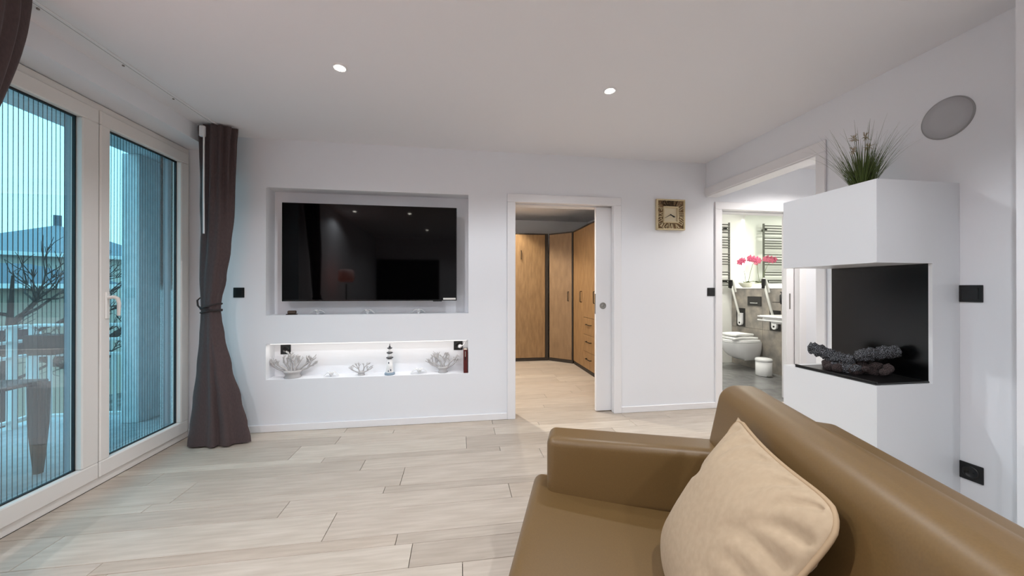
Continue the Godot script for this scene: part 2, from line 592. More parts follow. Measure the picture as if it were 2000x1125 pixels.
# ------------------------------------------------------------------ balcony door, screen, curtains
func window_and_curtains() -> void:
	var w := shell("window_1")
	var xf := -2.21
	var st := mb()
	var z0 := ZW + 0.002
	var z1 := -1.762
	# outer frame
	box(st, Vector3(xf - 0.07, 0, z0), Vector3(xf, 0.055, z1), 0.003)
	box(st, Vector3(xf - 0.07, 2.30, z0), Vector3(xf, 2.368, z1), 0.003)
	box(st, Vector3(xf - 0.07, 0.055, z0), Vector3(xf, 2.30, z0 + 0.035), 0.003)
	box(st, Vector3(xf - 0.07, 0.055, z1 - 0.035), Vector3(xf, 2.30, z1), 0.003)
	obj("frame", st, M.frame_white, w)
	for s in [[-3.298, -2.568], [-2.562, -1.80]]:
		st = mb()
		var f := 0.088
		var a: float = s[0]
		var b: float = s[1]
		box(st, Vector3(xf - 0.05, 0.052, a), Vector3(xf + 0.016, 0.15, b), 0.006)
		box(st, Vector3(xf - 0.05, 2.238, a), Vector3(xf + 0.016, 2.325, b), 0.006)
		box(st, Vector3(xf - 0.05, 0.15, a), Vector3(xf + 0.016, 2.238, a + (0.075 if a < -3 else 0.1)), 0.006)
		box(st, Vector3(xf - 0.05, 0.15, b - (0.065 if a < -3 else 0.09)), Vector3(xf + 0.016, 2.238, b), 0.006)
		var sash := obj("sash", st, M.frame_white, w)
		var g0: float = a + (0.075 if a < -3 else 0.1)
		var g1: float = b - (0.065 if a < -3 else 0.09)
		# dark seal round the pane
		st = mb()
		box(st, Vector3(xf - 0.034, 2.229, g0), Vector3(xf - 0.018, 2.2385, g1))
		box(st, Vector3(xf - 0.034, 0.1495, g0), Vector3(xf - 0.018, 0.156, g1))
		box(st, Vector3(xf - 0.034, 0.15, g0 - 0.0005), Vector3(xf - 0.018, 2.238, g0 + 0.006))
		box(st, Vector3(xf - 0.034, 0.15, g1 - 0.006), Vector3(xf - 0.018, 2.238, g1 + 0.0005))
		obj("seal", st, M.gasket, sash)
		for x in [xf - 0.026, xf - 0.044]:
			st = mb()
			for xx in [x, x - 0.004]:
				quad(st, Vector3(xx, 0.15, g0), Vector3(xx, 0.15, g1), Vector3(xx, 2.238, g1), Vector3(xx, 2.238, g0), Vector3(x - 0.002, 1, -3))
			obj("pane", st, M.glass, sash)
	# handle on the right-hand sash
	st = mb()
	box(st, Vector3(xf + 0.014, 1.03, -2.622), Vector3(xf + 0.026, 1.20, -2.594), 0.005)
	var rose := obj("handle", st, M.frame_white, w)
	st = mb()
	tube(st, [Vector3(xf + 0.02, 1.165, -2.608), Vector3(xf + 0.06, 1.168, -2.608), Vector3(xf + 0.075, 1.158, -2.611), Vector3(xf + 0.08, 1.13, -2.614), Vector3(xf + 0.078, 1.05, -2.614)], [0.011, 0.011, 0.011, 0.010, 0.008], 10)
	obj("lever", st, M.frame_white, rose)
	# pleated insect screens outside
	for k in 2:
		var lab: String = ["pleated insect screen with dark creases outside the pane next to the brown tied curtain", "pleated insect screen with grey upright end bar outside the left glass pane"][k]
		var a: float = [-3.262, -2.533][k]
		var b: float = [-2.60, -1.86][k]
		var sc := thing("pleated_insect_screen", lab, "insect screen", Vector3(-2.315, 0.08, a), 0.0, "pleated screens of the balcony door")
		st = mb()
		st.set_smooth_group(-1)
		var n := int((b - a) / 0.011)
		n -= n % 2
		var ed := mb()
		for i in n:
			var p0 := Vector3(-0.004 if i % 2 else 0.004, 0, (b - a) * i / n)
			var p1 := Vector3(0.004 if i % 2 else -0.004, 0, (b - a) * (i + 1) / n)
			var up := Vector3(0, 2.2, 0)
			quad(st, p0, p1, p1 + up, p0 + up, Vector3(-5, 1, p0.z))
			if i % 2 == 0:
				box(ed, p0 + Vector3(-0.001, 0, -0.0012), p0 + Vector3(0.001, 2.2, 0.0012))
		obj("gauze", st, M.gauze, sc)
		var o := obj("creases", ed, M.pleat_edge, sc)
		o.set_meta("kind", "stuff")
		bx("end_bar", Vector3(-0.018, 0, -0.005), Vector3(0.018, 2.2, 0.026), mat("bar_grey", Color(0.55, 0.58, 0.62), 0.5), sc, 0.003)
		bx("end_bar", Vector3(-0.018, 0, b - a - 0.02), Vector3(0.018, 2.2, b - a + 0.005), mat("bar_grey", Color.WHITE), sc, 0.003)
		bx("top_rail", Vector3(-0.02, 2.2, 0), Vector3(0.02, 2.225, b - a), mat("bar_grey", Color.WHITE), sc, 0.003)
		bx("bottom_rail", Vector3(-0.02, -0.02, 0), Vector3(0.02, 0, b - a), mat("bar_grey", Color.WHITE), sc, 0.003)
	# curtain track on the ceiling
	var tr := thing("curtain_track", "slim white double curtain track along the ceiling above the balcony door", "curtain track", Vector3(-1.875, H, 0))
	bx("rail", Vector3(-0.024, -0.008, -3.26), Vector3(-0.004, 0, -1.2), M.trim_white, tr, 0.002)
	bx("rail", Vector3(0.000, -0.008, -3.26), Vector3(0.020, 0, -1.2), M.trim_white, tr, 0.002)
	bx("slot", Vector3(-0.004, -0.0055, -3.26), Vector3(0.0, 0, -1.2), mat("slot_dark", Color(0.25, 0.22, 0.2), 0.8), tr)
	for z in [-1.92, -2.338, -2.70]:
		bx("glider", Vector3(-0.016, -0.015, z - 0.004), Vector3(-0.008, -0.008, z + 0.004), mat("glider_grey", Color(0.55, 0.52, 0.5), 0.5), tr)
	curtain(Vector3(-1.865, 0, -3.125), 0.0, "dark brown curtain tied with a cord between balcony door and niche wall", true)
	curtain(Vector3(-1.875, 0, -1.60), PI / 2, "dark brown curtain cut off by the left edge, lit reddish by a lamp", false)

func curtain(at: Vector3, turn: float, label: String, with_rod: bool) -> void:
	var c := thing("curtain", label, "curtain", at, 0.0, "brown curtains of the balcony door")
	# half width across, half depth, shift, by height
	var prof := [[0.012, 0.195, 0.085, 0.005], [0.05, 0.192, 0.085, 0.004], [0.15, 0.175, 0.08, 0.0], [0.35, 0.145, 0.075, -0.012], [0.6, 0.105, 0.065, -0.03], [0.85, 0.075, 0.055, -0.045], [1.0, 0.062, 0.048, -0.052], [1.06, 0.058, 0.046, -0.054], [1.12, 0.062, 0.047, -0.052],
		[1.3, 0.082, 0.055, -0.038], [1.55, 0.10, 0.062, -0.018], [1.8, 0.105, 0.065, -0.006], [2.1, 0.098, 0.065, 0.0], [2.35, 0.10, 0.065, 0.0], [2.485, 0.106, 0.06, 0.0]]
	var rings := []
	var n := 96
	var rows := 60
	for i in rows + 1:
		var y := lerpf(0.012, 2.485, float(i) / rows)
		var k := 0
		while k < prof.size() - 2 and prof[k + 1][0] < y:
			k += 1
		var t := smoothstep(prof[k][0], prof[k + 1][0], y)
		var hw := lerpf(prof[k][1], prof[k + 1][1], t)
		var hd := lerpf(prof[k][2], prof[k + 1][2], t)
		var sh := lerpf(prof[k][3], prof[k + 1][3], t)
		var r := PackedVector3Array()
		for j in n:
			var a := TAU * j / n
			var top := smoothstep(1.3, 2.4, y)
			var low := 1.0 - smoothstep(0.2, 1.05, y)
			var f := 1.0 + 0.17 * sin(a * 5 + 1.0 + 0.6 * sin(y * 2)) * lerpf(0.5, 1.0, low) + top * 0.22 * sin(a * 11 + y * 0.7) + 0.05 * sin(a * 9 + y * 3.0)
			# one deep fold in front of the lower half: a flap laid over the rest
			var d := wrapf(a - (PI * 0.40 + 0.10 * (1.0 - y)), -PI, PI)
			f -= low * 0.55 * exp(-d * d / 0.015) - low * 0.14 * exp(-(d + 0.28) * (d + 0.28) / 0.03)
			var v := Vector3(sh + cos(a) * hw * f, y, sin(a) * hd * f).rotated(Vector3.UP, turn)
			if not with_rod:     # drawn further back, so that it hangs slanted
				v.z = v.z * lerpf(0.62, 1.15, smoothstep(1.4, 2.4, y)) - 0.125 * smoothstep(1.5, 2.48, y)
			r.append(v)
		rings.append(r)
	var st := mb()
	loft(st, rings)
	obj("cloth", st, M.curtain_cloth, c)
	st = mb()
	for q in [[1.045, 0.012], [1.062, -0.014], [1.083, 0.022]]:
		var pts := []
		for j in 29:
			var a := TAU * j / 28
			pts.append(Vector3(-0.053 + cos(a) * 0.068, q[0] + q[1] * cos(a), sin(a) * 0.056).rotated(Vector3.UP, turn))
		tube(st, pts, 0.006, 6)
	tube(st, [Vector3(-0.11, 1.06, 0.02).rotated(Vector3.UP, turn), Vector3(-0.135, 1.09, 0.02).rotated(Vector3.UP, turn), Vector3(-0.145, 1.13, 0.01).rotated(Vector3.UP, turn), Vector3(-0.13, 1.15, 0.0).rotated(Vector3.UP, turn), Vector3(-0.11, 1.13, 0.0).rotated(Vector3.UP, turn)], 0.006, 6)
	obj("tie_cord", st, M.cord, c).set_meta("label", "twisted cord tied round the waist of the curtain")
	if with_rod:
		var rod := mb()
		tube(rod, [Vector3(-0.058, 2.40, 0.078), Vector3(-0.055, 2.0, 0.085), Vector3(-0.052, 1.64, 0.088)], 0.006, 8)
		obj("draw_rod", rod, M.trim_white, c).set_meta("label", "thin white draw rod")
		bx("carriage", Vector3(-0.098, 2.385, 0.05), Vector3(-0.058, 2.47, 0.075), M.trim_white, c, 0.006)

# ------------------------------------------------------------------ lamps
func downlight(at: Vector3, label: String, c: Color, energy: float, angle := 74.0) -> void:
	var d := thing("ceiling_downlight", label, "downlight", at, 0.0, "recessed ceiling downlights")
	var st := mb()
	lathe(st, [[0.041, 0.0], [0.041, -0.004], [0.036, -0.007], [0.027, -0.004], [0.026, -0.001]], Vector3.ZERO, 28)
	obj("trim_ring", st, M.trim_white, d)
	st = mb()
	lathe(st, [[0.0, -0.0115], [0.012, -0.0105], [0.022, -0.008], [0.026, -0.001]], Vector3.ZERO, 24)
	obj("lens", st, glow("downlight_glow", Color(1.0, 0.97, 0.92), 40.0), d)
	var l := SpotLight3D.new()
	l.name = "downlight_beam"
	l.light_color = c
	l.light_energy = energy
	l.light_size = 0.03
	l.spot_angle = angle
	l.spot_angle_attenuation = 0.42
	l.spot_range = 12.0
	l.spot_attenuation = 2.0
	l.shadow_enabled = true
	l.position = Vector3(0, -0.02, 0)
	l.rotation.x = -PI / 2
	d.add_child(l)

func area(parent: Node, called: String, at: Vector3, down: Vector3, size: Vector2, c: Color, energy: float) -> void:
	var l := AreaLight3D.new()
	l.name = called
	l.area_size = size
	l.light_color = c
	l.light_energy = energy
	l.shadow_enabled = true
	l.set("area_range", 14.0)
	parent.add_child(l)
	l.position = at
	l.basis = Basis.looking_at(down, Vector3.FORWARD if absf(down.y) > 0.9 else Vector3.UP)

func lamps() -> void:
	var warm := Color(0.96, 0.98, 1.0)
	var en := 0.98
	downlight(Vector3(-0.681, H, -2.193), "left one of the two lit downlights in the white ceiling", warm, en)
	downlight(Vector3(0.963, H, -2.192), "right one of the two lit downlights, nearer the wall clock", warm, en)
	downlight(Vector3(-1.70, H, -0.45), "lit ceiling downlight mirrored at the left in the television", warm, en * 1.5)
	downlight(Vector3(-0.827, H, -0.40), "lit ceiling downlight mirrored further right in the television", warm, en * 1.5)
	downlight(Vector3(0.963, H, -0.40), "lit ceiling downlight above the brown sofa", warm, en * 1.5)
	downlight(Vector3(-0.681, H, 1.3), "lit ceiling downlight behind the camera near the balcony side", warm, en * 1.5)
	downlight(Vector3(0.963, H, 1.3), "lit ceiling downlight behind the camera near the pillar side", warm, en * 1.5)
	downlight(Vector3(3.35, H, -2.55), "lit ceiling downlight of the hall outside the bathroom", Color(1.0, 0.98, 0.96), 2.2)
	# floor lamp with an orange shade by the left wall, seen only in the television
	var f := thing("floor_lamp", "floor lamp with glowing orange shade mirrored in the television", "lamp", Vector3(-1.80, 0, -0.55))
	var st := mb()
	lathe(st, [[0.0, 0.0], [0.12, 0.0], [0.12, 0.012], [0.02, 0.022], [0.01, 0.03]], Vector3.ZERO, 24)
	obj("base", st, M.dark_metal, f)
	st = mb()
	tube(st, [Vector3(0, 0.02, 0), Vector3(0, 1.30, 0)], 0.009, 10)
	obj("pole", st, M.dark_metal, f)
	st = mb()
	lathe(st, [[0.0, 1.33], [0.09, 1.33], [0.12, 1.36], [0.12, 1.50], [0.09, 1.53], [0.0, 1.53]], Vector3.ZERO, 28)
	obj("lamp_shade", st, glow("orange_glow", Color(1.0, 0.33, 0.08), 0.7), f)
	var o := OmniLight3D.new()
	o.name = "lamp_bulb"
	o.light_color = Color(1.0, 0.42, 0.16)
	o.light_energy = 0.13
	o.light_size = 0.1
	o.omni_range = 10.0
	o.omni_attenuation = 2.0
	o.shadow_enabled = true
	o.position = Vector3(0, 1.43, 0)
	f.add_child(o)
	var pic := thing("wall_picture", "large dark framed picture mirrored in the television", "picture", Vector3(-1.25, 1.35, 2.6))
	bx("frame", Vector3(-0.76, -0.6, -0.035), Vector3(0.76, 0.6, 0), M.black_plastic, pic, 0.006)
	bx("print", Vector3(-0.72, -0.56, -0.038), Vector3(0.72, 0.56, -0.034), mat("dark_print", Color(0.03, 0.035, 0.045), 0.5), pic)

# ------------------------------------------------------------------ things on the niche wall
func plate(called: String, label: String, cat: String, at: Vector3, turn: float, socket: bool, group: String) -> Node3D:
	var t := thing(called, label, cat, at, turn, group)
	bx("frame", Vector3(-0.042, -0.042, 0), Vector3(0.042, 0.042, 0.007), M.black_plastic, t, 0.002)
	if socket:
		var st := mb()
		var xf := Transform3D(Basis(Vector3.RIGHT, PI / 2), Vector3(0, 0, 0.008))
		var rr := []
		for p in [[0.030, -0.003], [0.030, 0.002], [0.0225, 0.0025], [0.0205, -0.0008], [0.0005, -0.0008]]:
			rr.append(xf * ring(Vector3(0, p[1], 0), Vector3(p[0], 0, 0), Vector3(0, 0, p[0]), 24))
		loft(st, rr)
		obj("insert", st, mat("socket_black", Color(0.07, 0.07, 0.075), 0.3), t)
		for s in [-0.0095, 0.0095]:
			bx("contact", Vector3(s - 0.002, -0.002, 0.007), Vector3(s + 0.002, 0.002, 0.0079), M.dark_metal, t)
	else:
		bx("rocker", Vector3(-0.029, -0.029, 0.006), Vector3(0.029, 0.029, 0.0105), mat("rocker_black", Color(0.065, 0.065, 0.07), 0.35), t, 0.002)
	return t

func gull(at: Vector3, label: String, turn: float, s := 1.0) -> void:
	var g := thing("seagull_figurine", label, "figurine", at, turn, "white seagull figurines in the wall niches")
	var st := mb()
	var rings := []
	for p in [[-0.050, 0.026, 0.002], [-0.035, 0.024, 0.009], [-0.012, 0.022, 0.015], [0.012, 0.024, 0.014], [0.026, 0.030, 0.009], [0.034, 0.036, 0.010], [0.043, 0.037, 0.007], [0.050, 0.035, 0.001]]:
		rings.append(ring(Vector3(0, p[1] * s, p[0] * s), Vector3(p[2] * s, 0, 0), Vector3(0, p[2] * s, 0), 10))
	loft(st, rings)
	obj("body", st, M.white_china, g)
	for w in [-1.0, 1.0]:
		st = mb()
		rings = []
		for p in [[0.006, 0.030, 0.020, 0.005], [0.022, 0.038, 0.019, 0.0045], [0.038, 0.030, 0.015, 0.0035], [0.055, 0.014, 0.010, 0.003], [0.066, 0.004, 0.003, 0.0015]]:
			rings.append(ring(Vector3(w * p[0] * s, p[1] * s, -0.006 * s), Vector3(0, 0, p[2] * s), Vector3(w * 0.3 * p[3] * s, p[3] * s, 0), 8))
		loft(st, rings)
		obj("wing", st, M.white_china, g)
	st = mb()
	ball(st, Vector3(0, 0.008 * s, 0), Vector3(0.012, 0.009, 0.014) * s, 10, 6)
	obj("foot", st, M.white_china, g)

func branch(st: SurfaceTool, p: Vector3, d: Vector3, ln: float, r: float, depth: int, rng: RandomNumberGenerator) -> void:
	var q := p + d * ln
	var k := p + d * ln * 0.5 + Vector3(rng.randf_range(-1, 1), rng.randf_range(-0.5, 1), rng.randf_range(-1, 1)) * ln * 0.12
	tube(st, [p, k, q], [r, r * 0.85, r * 0.65], 5)
	if depth > 0:
		for i in rng.randi_range(2, 3):
			var nd := (d + Vector3(rng.randf_range(-0.9, 0.9), rng.randf_range(-0.15, 0.55), rng.randf_range(-0.3, 0.3) - d.z * 0.6)).normalized()
			branch(st, k.lerp(q, rng.randf_range(0.3, 1.0)), nd, ln * rng.randf_range(0.6, 0.8), r * 0.68, depth - 1, rng)

func coral(at: Vector3, label: String, hw: float, ht: float, seed_: int, stems: int) -> void:
	var c := thing("coral_ornament", label, "coral", at, 0.0, "white coral ornaments in the lit niche")
	var rng := RandomNumberGenerator.new()
	rng.seed = seed_
	var st := mb()
	var b := hw * 0.42
	lathe(st, [[0.0, 0.0], [b * 0.95, 0.0], [b, 0.006], [b * 0.8, ht * 0.08], [b * 0.95, ht * 0.18], [b * 1.1, ht * 0.24], [b * 0.9, ht * 0.26], [0.0, ht * 0.24]], Vector3.ZERO, 20)
	obj("base", st, M.coral, c)
	for i in stems:
		st = mb()
		var a := lerpf(-1.0, 1.0, float(i) / maxf(stems - 1, 1))
		var d := Vector3(a * 1.12, 1.05 - 0.5 * absf(a), rng.randf_range(-0.12, 0.12)).normalized()
		branch(st, Vector3(a * b * 0.7, ht * 0.18, rng.randf_range(-0.3, 0.3) * b), d, ht * 0.34, ht * 0.052, 3, rng)
		obj("coral_branch", st, M.coral, c)

func niche_wall_things() -> void:
	# television
	var tv := thing("television", "large flat black television hung in the upper wall niche", "television", Vector3(-0.763, 1.538, -3.34))
	bx("back_case", Vector3(-0.70, -0.38, -0.10), Vector3(0.70, 0.36, -0.02), M.black_plastic, tv, 0.02)
	bx("bezel", Vector3(-0.744, -0.427, -0.022), Vector3(0.744, 0.427, -0.001), M.bezel, tv, 0.003)
	bx("screen", Vector3(-0.738, -0.416, -0.003), Vector3(0.738, 0.423, 0.0), M.screen, tv, 0.001)
	bx("sticker", Vector3(0.622, -0.418, -0.001), Vector3(0.735, -0.402, 0.0012), mat("sticker_white", Color(0.9, 0.9, 0.88), 0.5), tv).set_meta("label", "small white sticker strip on the lower right corner")
	bx("sensor", Vector3(0.53, -0.434, -0.018), Vector3(0.61, -0.425, -0.002), M.black_plastic, tv, 0.002)
	bx("logo_badge", Vector3(0.285, -0.426, -0.004), Vector3(0.325, -0.418, 0.0008), M.dark_metal, tv)
	bx("wall_bracket", Vector3(-0.3, -0.2, -0.139), Vector3(0.3, 0.2, -0.10), M.dark_metal, tv)
	gull(Vector3(-1.235, 0.993, -3.39), "white seagull with spread wings under the left half of the television", 0.1)
	gull(Vector3(-0.815, 0.993, -3.39), "white seagull with spread wings under the middle of the television", -0.15)
	gull(Vector3(-0.366, 0.993, -3.39), "white seagull with spread wings under the right half of the television", 0.25)
	gull(Vector3(-1.12, 0.442, -3.385), "white seagull in the lit niche beside the biggest coral", 0.0)
	gull(Vector3(-0.36, 0.442, -3.385), "white seagull in the lit niche right of the lighthouse", 0.3, 1.15)
	var wb := thing("wooden_block", "little dark wooden ornament at the left end under the television", "ornament", Vector3(-1.445, 0.993, -3.385), 0.15)
	bx("foot", Vector3(-0.04, 0, -0.025), Vector3(0.04, 0.008, 0.025), mat("dark_wood", Color(0.16, 0.11, 0.08), 0.6), wb, 0.002)
	bx("body", Vector3(-0.03, 0.008, -0.02), Vector3(0.034, 0.036, 0.02), mat("mid_wood", Color(0.30, 0.24, 0.19), 0.6), wb, 0.006)
	# lit lower niche
	var led := thing("niche_led_strip", "glowing white led strip along the top of the lower wall niche", "light strip", Vector3(0, 0.747, -3.355))
	bx("strip", Vector3(-1.60, -0.006, -0.006), Vector3(0.07, 0, 0.006), glow("led_glow", Color(1.0, 0.97, 0.92), 1.6), led)
	area(led, "niche_led_light", Vector3(-0.765, -0.010, 0.0), Vector3(0, -1, -0.35), Vector2(1.66, 0.012), Color(1.0, 0.98, 0.95), 0.10)
	coral(Vector3(-1.445, 0.442, -3.405), "biggest white branching coral on a base at the left of the lit niche", 0.165, 0.235, 7, 7)
	coral(Vector3(-0.870, 0.442, -3.400), "smallest white coral left of the lighthouse in the lit niche", 0.075, 0.125, 12, 4)
	coral(Vector3(-0.147, 0.442, -3.405), "middle-sized white coral beside the red book in the lit niche", 0.11, 0.205, 19, 6)
	lighthouse(Vector3(-0.620, 0.442, -3.385))
	var bk := thing("book", "dark red book standing at the right end of the lit niche", "book", Vector3(0.062, 0.442, -3.40))
	bx("cover", Vector3(-0.018, 0, -0.07), Vector3(-0.014, 0.215, 0.06), M.red_cloth, bk, 0.001)
	bx("cover", Vector3(0.014, 0, -0.07), Vector3(0.018, 0.215, 0.06), M.red_cloth, bk, 0.001)
	bx("spine", Vector3(-0.018, 0, 0.056), Vector3(0.018, 0.215, 0.062), M.red_cloth, bk, 0.002)
	bx("pages", Vector3(-0.014, 0.004, -0.066), Vector3(0.014, 0.211, 0.056), M.paper, bk)
	bx("spine_title", Vector3(-0.007, 0.12, 0.0615), Vector3(0.003, 0.205, 0.0625), M.black_plastic, bk)
	bx("spine_title", Vector3(-0.004, 0.150, 0.0620), Vector3(0.000, 0.200, 0.0629), M.paper, bk)
	plate("wall_socket", "black socket half hidden by the biggest coral in the lit niche", "socket", Vector3(-1.534, 0.676, -3.48), 0, true, "sockets in the lit niche")
	var so := plate("wall_socket", "black socket above the red book in the lit niche", "socket", Vector3(-0.005, 0.676, -3.48), 0, true, "sockets in the lit niche")
	var st := mb()
	tube(st, [Vector3(0.01, -0.005, 0.008), Vector3(0.012, -0.006, 0.05), Vector3(0.06, -0.02, 0.055), Vector3(0.07, 0.01, 0.04), Vector3(0.075, 0.05, 0.03)], 0.009, 8)
	var plug := thing("power_plug", "white plug with cable in the right niche socket", "plug", Vector3(0.012, 0.672, -3.47))
	st = mb()
	lathe(st, [[0.0, 0.0], [0.019, 0.0], [0.019, 0.02], [0.012, 0.036], [0.0, 0.037]], Vector3.ZERO, 16)
	var pl := obj("plug_body", st, M.trim_white, plug)
	pl.rotation.x = PI / 2
	st = mb()
	tube(st, [Vector3(0, 0, 0.034), Vector3(0.01, 0.005, 0.05), Vector3(0.035, 0.02, 0.05), Vector3(0.05, 0.05, 0.03), Vector3(0.052, 0.07, 0.01)], 0.004, 8)
	obj("cable", st, M.trim_white, plug)
	# switches
	plate("light_switch", "black light switch between the brown curtain and the television niche", "switch", Vector3(-1.833, 1.188, ZW), 0, false, "")
	plate("light_switch", "small black switch beside the bathroom door frame", "switch", Vector3(2.553, 1.188, ZW), 0, false, "")
	clock()
	# round speaker in the right wall
	var sp := thing("wall_speaker", "round flat grey loudspeaker set high in the right wall", "speaker", Vector3(XR, 2.102, -1.501))
	st = mb()
	var xf := Transform3D(Basis(Vector3.BACK, PI / 2), Vector3.ZERO)
	var rr := []
	for p in [[0.104, 0.0], [0.104, 0.005], [0.100, 0.0065], [0.098, 0.006]]:
		rr.append(xf * ring(Vector3(0, p[1], 0), Vector3(p[0], 0, 0), Vector3(0, 0, p[0]), 48))
	loft(st, rr)
	obj("rim", st, mat("speaker_rim", Color(0.62, 0.62, 0.62), 0.6), sp)
	st = mb()
	rr = []
	for p in [[0.098, 0.004], [0.098, 0.0075], [0.06, 0.0085], [0.0005, 0.009]]:
		rr.append(xf * ring(Vector3(0, p[1], 0), Vector3(p[0], 0, 0), Vector3(0, 0, p[0]), 48))
	loft(st, rr)
	obj("grille", st, M.grey_fabric_grille, sp)
	# switch and socket on the right wall
	plate("light_switch", "wide black light switch on the right wall beside the fireplace", "switch", Vector3(XR, 1.196, -1.415), -PI / 2, false, "")
	plate("wall_socket", "black socket low on the right wall behind the sofa", "socket", Vector3(XR, 0.316, -1.415), -PI / 2, true, "")

func lighthouse(at: Vector3) -> void:
	var t := thing("lighthouse_figurine", "small white lighthouse model with dark galleries in the lit niche", "figurine", at)
	var st := mb()
	lathe(st, [[0.0, 0.0], [0.045, 0.0], [0.046, 0.012], [0.038, 0.022], [0.0, 0.022]], Vector3.ZERO, 16)
	obj("rock", st, mat("pale_blue_stone", Color(0.55, 0.62, 0.68), 0.8), t)
	st = mb()
	lathe(st, [[0.034, 0.02], [0.030, 0.06], [0.021, 0.145], [0.0, 0.146]], Vector3.ZERO, 16)
	obj("tower", st, M.white_china, t)
	for y in [0.145, 0.190, 0.232]:
		st = mb()
		var r: float = 0.031 - (y - 0.145) * 0.10
		lathe(st, [[0.0, y], [r * 0.6, y], [r, y + 0.005], [r, y + 0.011], [0.0, y + 0.012]], Vector3.ZERO, 16)
		obj("gallery", st, M.slate_paint, t)
		if y < 0.23:
			st = mb()
			lathe(st, [[0.0, y + 0.011], [r * 0.62, y + 0.011], [r * 0.58, y + 0.046], [0.0, y + 0.047]], Vector3.ZERO, 14)
			obj("lantern_room", st, M.white_china, t)
	st = mb()
	lathe(st, [[0.0, 0.243], [0.012, 0.243], [0.005, 0.262], [0.003, 0.275], [0.0, 0.283]], Vector3.ZERO, 12)
	obj("spire", st, M.slate_paint, t)
	for p in [[0.036, 0.026, -0.006], [0.110, 0.0215, -0.004], [0.045, 0.024, 0.014]]:
		bx("window", Vector3(p[2] - 0.004, p[0] - 0.007, p[1]), Vector3(p[2] + 0.004, p[0] + 0.007, p[1] + 0.006), M.blue_paint, t)

func clock() -> void:
	var c := thing("wall_clock", "square brown wall clock with roman numerals between the two doorways", "clock", Vector3(2.095, 1.960, ZW))
	var h := 0.153
	bx("back_plate", Vector3(-h + 0.004, -h + 0.004, 0.002), Vector3(h - 0.004, h - 0.004, 0.014), M.clock_wood, c)
	var st := mb()
	for b in [[-h, h, h - 0.014, h], [-h, h, -h, -h + 0.014], [-h, -h + 0.014, -h + 0.014, h - 0.014], [h - 0.014, h, -h + 0.014, h - 0.014]]:
		box(st, Vector3(b[0], b[2], 0.002), Vector3(b[1], b[3], 0.032), 0.002)
	obj("outer_frame", st, M.clock_pale, c)
	st = mb()
	var i := 0.082
	for b in [[-i, i, i - 0.014, i], [-i, i, -i, -i + 0.014], [-i, -i + 0.014, -i + 0.014, i - 0.014], [i - 0.014, i, -i + 0.014, i - 0.014]]:
		box(st, Vector3(b[0], b[2], 0.010), Vector3(b[1], b[3], 0.032), 0.002)
	obj("inner_frame", st, M.clock_pale, c)
	bx("dial", Vector3(-i + 0.012, -i + 0.012, 0.012), Vector3(i - 0.012, i - 0.012, 0.017), M.clock_face, c)
	var font := SystemFont.new()
	font.font_names = PackedStringArray(["Droid Serif"])
	var names := ["XII", "I", "II", "III", "IIII", "V", "VI", "VII", "VIII", "IX", "X", "XI"]
	for k in 12:
		var a := TAU * k / 12.0
		var dir := Vector2(sin(a), cos(a))
		var reach := 0.112 / maxf(absf(dir.x), absf(dir.y))
		var tm := TextMesh.new()
		tm.text = names[k]
		tm.font = font
		tm.font_size = 64
		tm.pixel_size = 0.00085
		tm.depth = 0.012
		var o := put("numeral", tm, M.clock_pale if k not in [0, 1, 11] else M.clock_shadow, c)
		o.position = Vector3(dir.x * reach, dir.y * reach, 0.020)
		o.rotation.z = -a
		o.scale = Vector3(1.0, 1.25 if k % 3 == 0 else 1.35, 1.0)
	st = mb()
	tube(st, [Vector3(0.0, 0.0, 0.022), Vector3(0.038, -0.020, 0.022), Vector3(0.048, -0.022, 0.022)], [0.003, 0.0075, 0.0015], 6)
	obj("hour_hand", st, M.black_plastic, c)
	st = mb()
	tube(st, [Vector3(0.0, 0.0, 0.025), Vector3(-0.068, -0.037, 0.025)], [0.003, 0.0015], 6)
	obj("minute_hand", st, M.black_plastic, c)
	st = mb()
	ball(st, Vector3(0, 0, 0.024), Vector3(0.007, 0.007, 0.004), 10, 6)
	obj("pivot", st, M.black_plastic, c)

